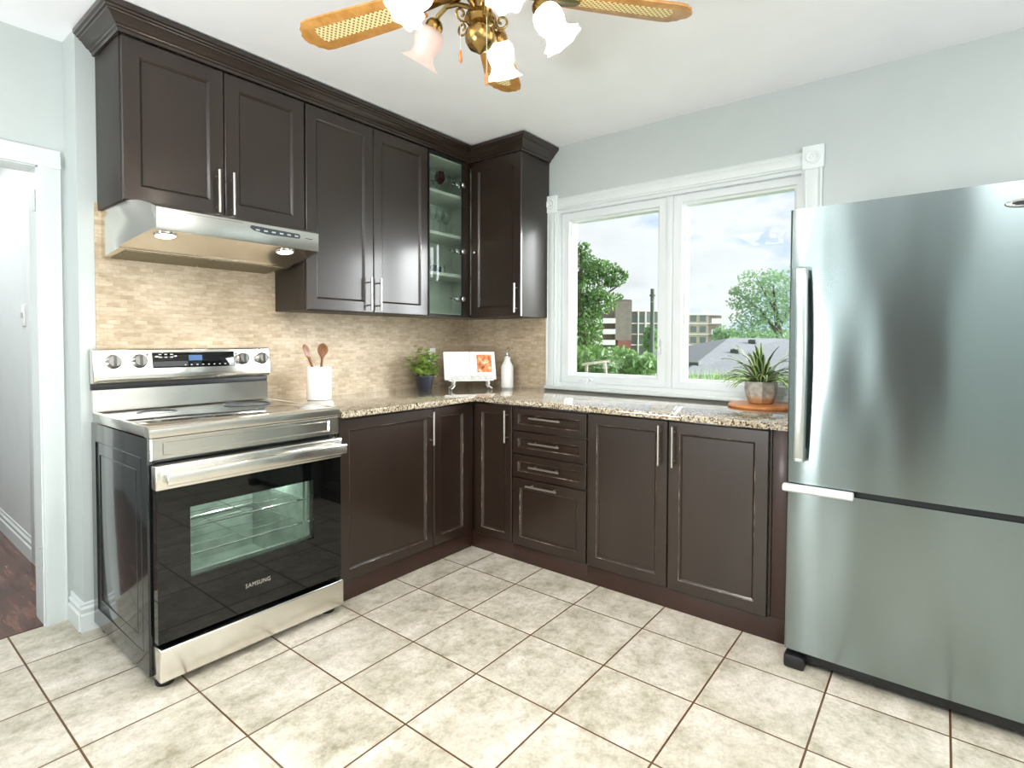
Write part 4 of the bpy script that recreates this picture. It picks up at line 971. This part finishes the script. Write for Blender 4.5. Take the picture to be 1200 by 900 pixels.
# airy tree on the right
D = 24.0; cl = []
for px, v, rx, rz, n in ((890, 322, 1.1, .35, 150), (910, 332, 1.0, .5, 190), (878, 338, .9, .4, 150), (866, 352, .6, .35, 80), (895, 352, 1.1, .5, 220), (922, 352, 1.0, .6, 200), (880, 370, .9, .4, 140), (905, 374, 1.0, .45, 190), (935, 330, 1.3, .9, 250), (940, 370, 1.2, .8, 200), (862, 338, .35, .2, 26), (870, 384, .7, .3, 80), (915, 392, .9, .4, 140)):
    p = tp(px, v, D); cl.append((p, (rx, rx, rz), int(n*1.7), .095))
b0 = tp(915, 440, D); b0.z = hgt(b0.x); top = tp(905, 330, D)
tree('airy_tree', 'light feathery tree outside the right window pane above the grey roof', b0, ([b0, tp(914, 395, D), tp(908, 360, D), top], [.2, .15, .09, .03]),
     [([tp(913, 390, D), tp(890, 360, D), tp(868, 345, D)], [.09, .05, .015]), ([tp(912, 380, D), tp(930, 350, D), tp(945, 330, D)], [.09, .05, .015]), ([tp(909, 365, D), tp(895, 340, D), tp(885, 322, D)], [.06, .035, .012])], cl, M_leaf_pale)
# shrubs below the left pane
for i, (px, v, d, rx, rz, n, lb) in enumerate(((690, 428, 8.0, .45, .32, 800, 'dark leafy shrub in the lower left corner of the window view'), (722, 424, 9.5, .46, .32, 800, 'leafy shrub left of center below the apartment building'), (752, 429, 7.4, .30, .20, 600, 'low light green shrub below the apartment building near the mullion'))):
    p = tp(px, v, d); b0 = Vector((p.x, p.y, hgt(p.x)))
    tree('shrub', lb, b0, ([b0, p], [.04, .02]), None, [(p, (rx, rx, rz), n, .06), (p+Vector((0, 0, -.45)), (rx*1.1, rx*1.1, .45), n, .06)], M_leaf_bush if i else M_leaf_fir, 'shrub', 'shrubs outside the left pane')
for px, v, d, rx, rz, n, lb in ((762, 396, 30, .38, .75, 150, 'small green tree in front of the apartment building beside the pole'), (850, 392, 70, 1.6, 1.4, 200, 'small round far tree just right of the apartment building'), (895, 392, 60, 3.5, .9, 300, 'low far tree line behind the grey roof on the right')):
    p = tp(px, v, d); b0 = Vector((p.x, p.y, hgt(p.x)))
    tree('small_tree', lb, b0, ([b0, p], [.15, .06]), None, [(p, (rx, rx, rz), n, .012*d**.9)], M_leaf_bush if px < 800 else M_leaf_pale)
# tall grass on the bank outside
m = MB(); rg = random.Random(9)
for _ in range(3000):
    x = rg.uniform(1.6, 3.3); y = rg.uniform(-3.4, -.58); z0 = hgt(x); h = rg.uniform(.40, .70); a = rg.uniform(0, 2*PI); w = .009; ln = Vector((rg.uniform(-.12, .12), rg.uniform(-.12, .12), 0))
    sd = Vector((math.cos(a), math.sin(a), 0))*w; p = Vector((x, y, z0))
    m.add([p-sd, p+sd, p+sd*.6+ln*.4+Vector((0, 0, h*.6)), p+ln+Vector((0, 0, h)), p-sd*.6+ln*.4+Vector((0, 0, h*.6))], [(0, 1, 2, 3, 4)])
gr = build(m, 'tall_grass', M_grass, None, (3, -1, .3), recalc=False, smooth=0); tag(gr, 'tall green meadow grass growing just outside the window', 'grass'); gr['kind'] = 'stuff'
# neighbour's grey roof
D0, D1 = 10.0, 19.0
t = thing('garage', 'low neighbouring building with a broad grey shingle roof and roof vents', 'garage', at(7.5, 15, -2.2))
e0 = [at(3.2, D0, .62), at(9.5, D0, .62), at(11.5, 22, .62), at(5.2, 22, .62)]; rd = [at(6.5, 16, 1.32), at(8.6, 17, 1.32)]
m = MB(); m.add(e0+rd+[v-Vector((0, 0, .12)) for v in e0], [(0, 1, 5, 4), (1, 2, 5), (2, 3, 4, 5), (3, 0, 4), (6, 9, 8, 7), (0, 6, 7, 1), (1, 7, 8, 2), (2, 8, 9, 3), (3, 9, 6, 0)])
rf = build(m, 'roof', M_shingle, t, smooth=0)
cw = [e.lerp(at(6.5, 16, .6), .05) for e in e0]
m = MB(); m.add([Vector((v.x, v.y, -3.0)) for v in cw]+[Vector((v.x, v.y, .54)) for v in cw], [(0, 1, 5, 4), (1, 2, 6, 5), (2, 3, 7, 6), (3, 0, 4, 7), (4, 5, 6, 7)])
build(m, 'walls', M_beige, t, smooth=0)
for px, v, d in ((815, 416, 11.2), (862, 404, 13.2), (882, 397, 15.2)):
    # sit each vent on the front roof slope
    q = at((px-592)/F_PX*d, d); f_ = (d-D0)/(16-D0); z = .62+.70*min(1, f_)
    build(MB().box(q.x-.10, q.x+.10, q.y-.10, q.y+.10, z-.06, z+.05, .02), 'roof_vent', M_pole, rf)
# utility pole
b0 = at((764-592)/F_PX*10.5, 10.5); b0.z = hgt(b0.x); tz = CAM.z+(396-336)/F_PX*10.5
pl = build(MB().cyl(b0, (b0.x, b0.y, tz), .045, .036, seg=12).cyl((b0.x, b0.y, tz-.14), (b0.x, b0.y, tz-.11), .055, seg=12), 'utility_pole', M_pole, None, b0)
tag(pl, 'dark weathered utility pole outside near the window mullion', 'pole')
# timber trestle
t = thing('trestle', 'old wooden trestle standing in the shrubs at the lower left of the view', 'trestle', at(.85, 5.2, .30))
q0 = tp(688, 424, 5.2); q1 = tp(709, 421, 5.2)
ax = (q1-q0).normalized(); 
build(MB().tube([q0-ax*.05, q0.lerp(q1, .5), q1+ax*.05], .018, 4), 'top_beam', M_trestle, t)
for q, s_ in ((q0, -1), (q0, 1), (q1, -1), (q1, 1)):
    build(MB().tube([q, q.lerp(Vector((q.x, q.y, .3))+FWD*.12*s_+RGT*(.05 if q is q1 else -.05), .5), Vector((q.x, q.y, .3))+FWD*.12*s_+RGT*(.07 if q is q1 else -.05)], .014, 4), 'leg', M_trestle, t)
# apartment block, 138 m away
DB = 138.0
def bp(px, v, dn=0): return at((px-592)/F_PX*DB, DB+dn, CAM.z+(396-v)/F_PX*DB)
t = thing('apartment_building', 'long mid-rise brick apartment building with white balconies beyond the trees', 'building', bp(760, 440))
def slab(mb, px0, px1, v0, v1, d0, d1):
    a = [bp(px0, v1, d0), bp(px1, v1, d0), bp(px1, v1, d1), bp(px0, v1, d1)]; b = [bp(px0, v0, d0), bp(px1, v0, d0), bp(px1, v0, d1), bp(px0, v0, d1)]
    mb.add(a+b, [(0, 1, 2, 3), (7, 6, 5, 4), (0, 4, 5, 1), (1, 5, 6, 2), (2, 6, 7, 3), (3, 7, 4, 0)]); return mb
FL = [364, 376.5, 389, 401.5, 414, 426.5]
build(slab(MB(), 737, 806, 362, 445, 0, 14), 'wall', M_brick, t, smooth=0)
build(slab(MB(), 806, 829, 366, 445, -.5, 14), 'wall', M_beige, t, smooth=0)
build(slab(MB(), 696, 722, 362, 445, .5, 14), 'wall', M_brick, t, smooth=0)
build(slab(MB(), 829, 846, 367, 445, .5, 14), 'wall', M_brick, t, smooth=0)
build(slab(slab(MB(), 719, 738, 350, 396, -2, 12), 720, 737, 349, 350, -2.2, 12.2), 'stair_tower', M_brick, t, smooth=0)
build(slab(MB(), 722, 737, 396, 445, -2.2, 10), 'stair_base', M_brickr, t, smooth=0)
build(slab(slab(MB(), 737, 806, 361, 362.6, -.6, 14.2), 806, 847, 365.2, 366.6, -.9, 14.2), 'roof_edge', M_conc, t, smooth=0)
for v in FL[1:]:
    build(slab(MB(), 738, 829, v-.6, v+.5, -.7, .2), 'floor_band', M_conc, t, smooth=0)
for v in FL:
    for a, b in ((697, 719), (830, 845)):
        bl = build(slab(slab(MB(), a, b, v+11.6, v+12.6, -2.2, .6), a, b, v+6.8, v+11.6, -2.2, -2.05), 'balcony', M_conc, t, smooth=0)
    for a, b in ((740, 746), (748, 754), (757, 763), (768, 776), (780, 788), (808, 815), (819, 826)):
        build(slab(MB(), a, b, v+3, v+10, -.55 if a > 805 else -.06, .1), 'window', M_farwin, t, smooth=0)
for a in (746.4, 755): build(slab(MB(), a, a+1.1, 362, 445, -1.0, .1), 'drain_column', M_conc, t, smooth=0)
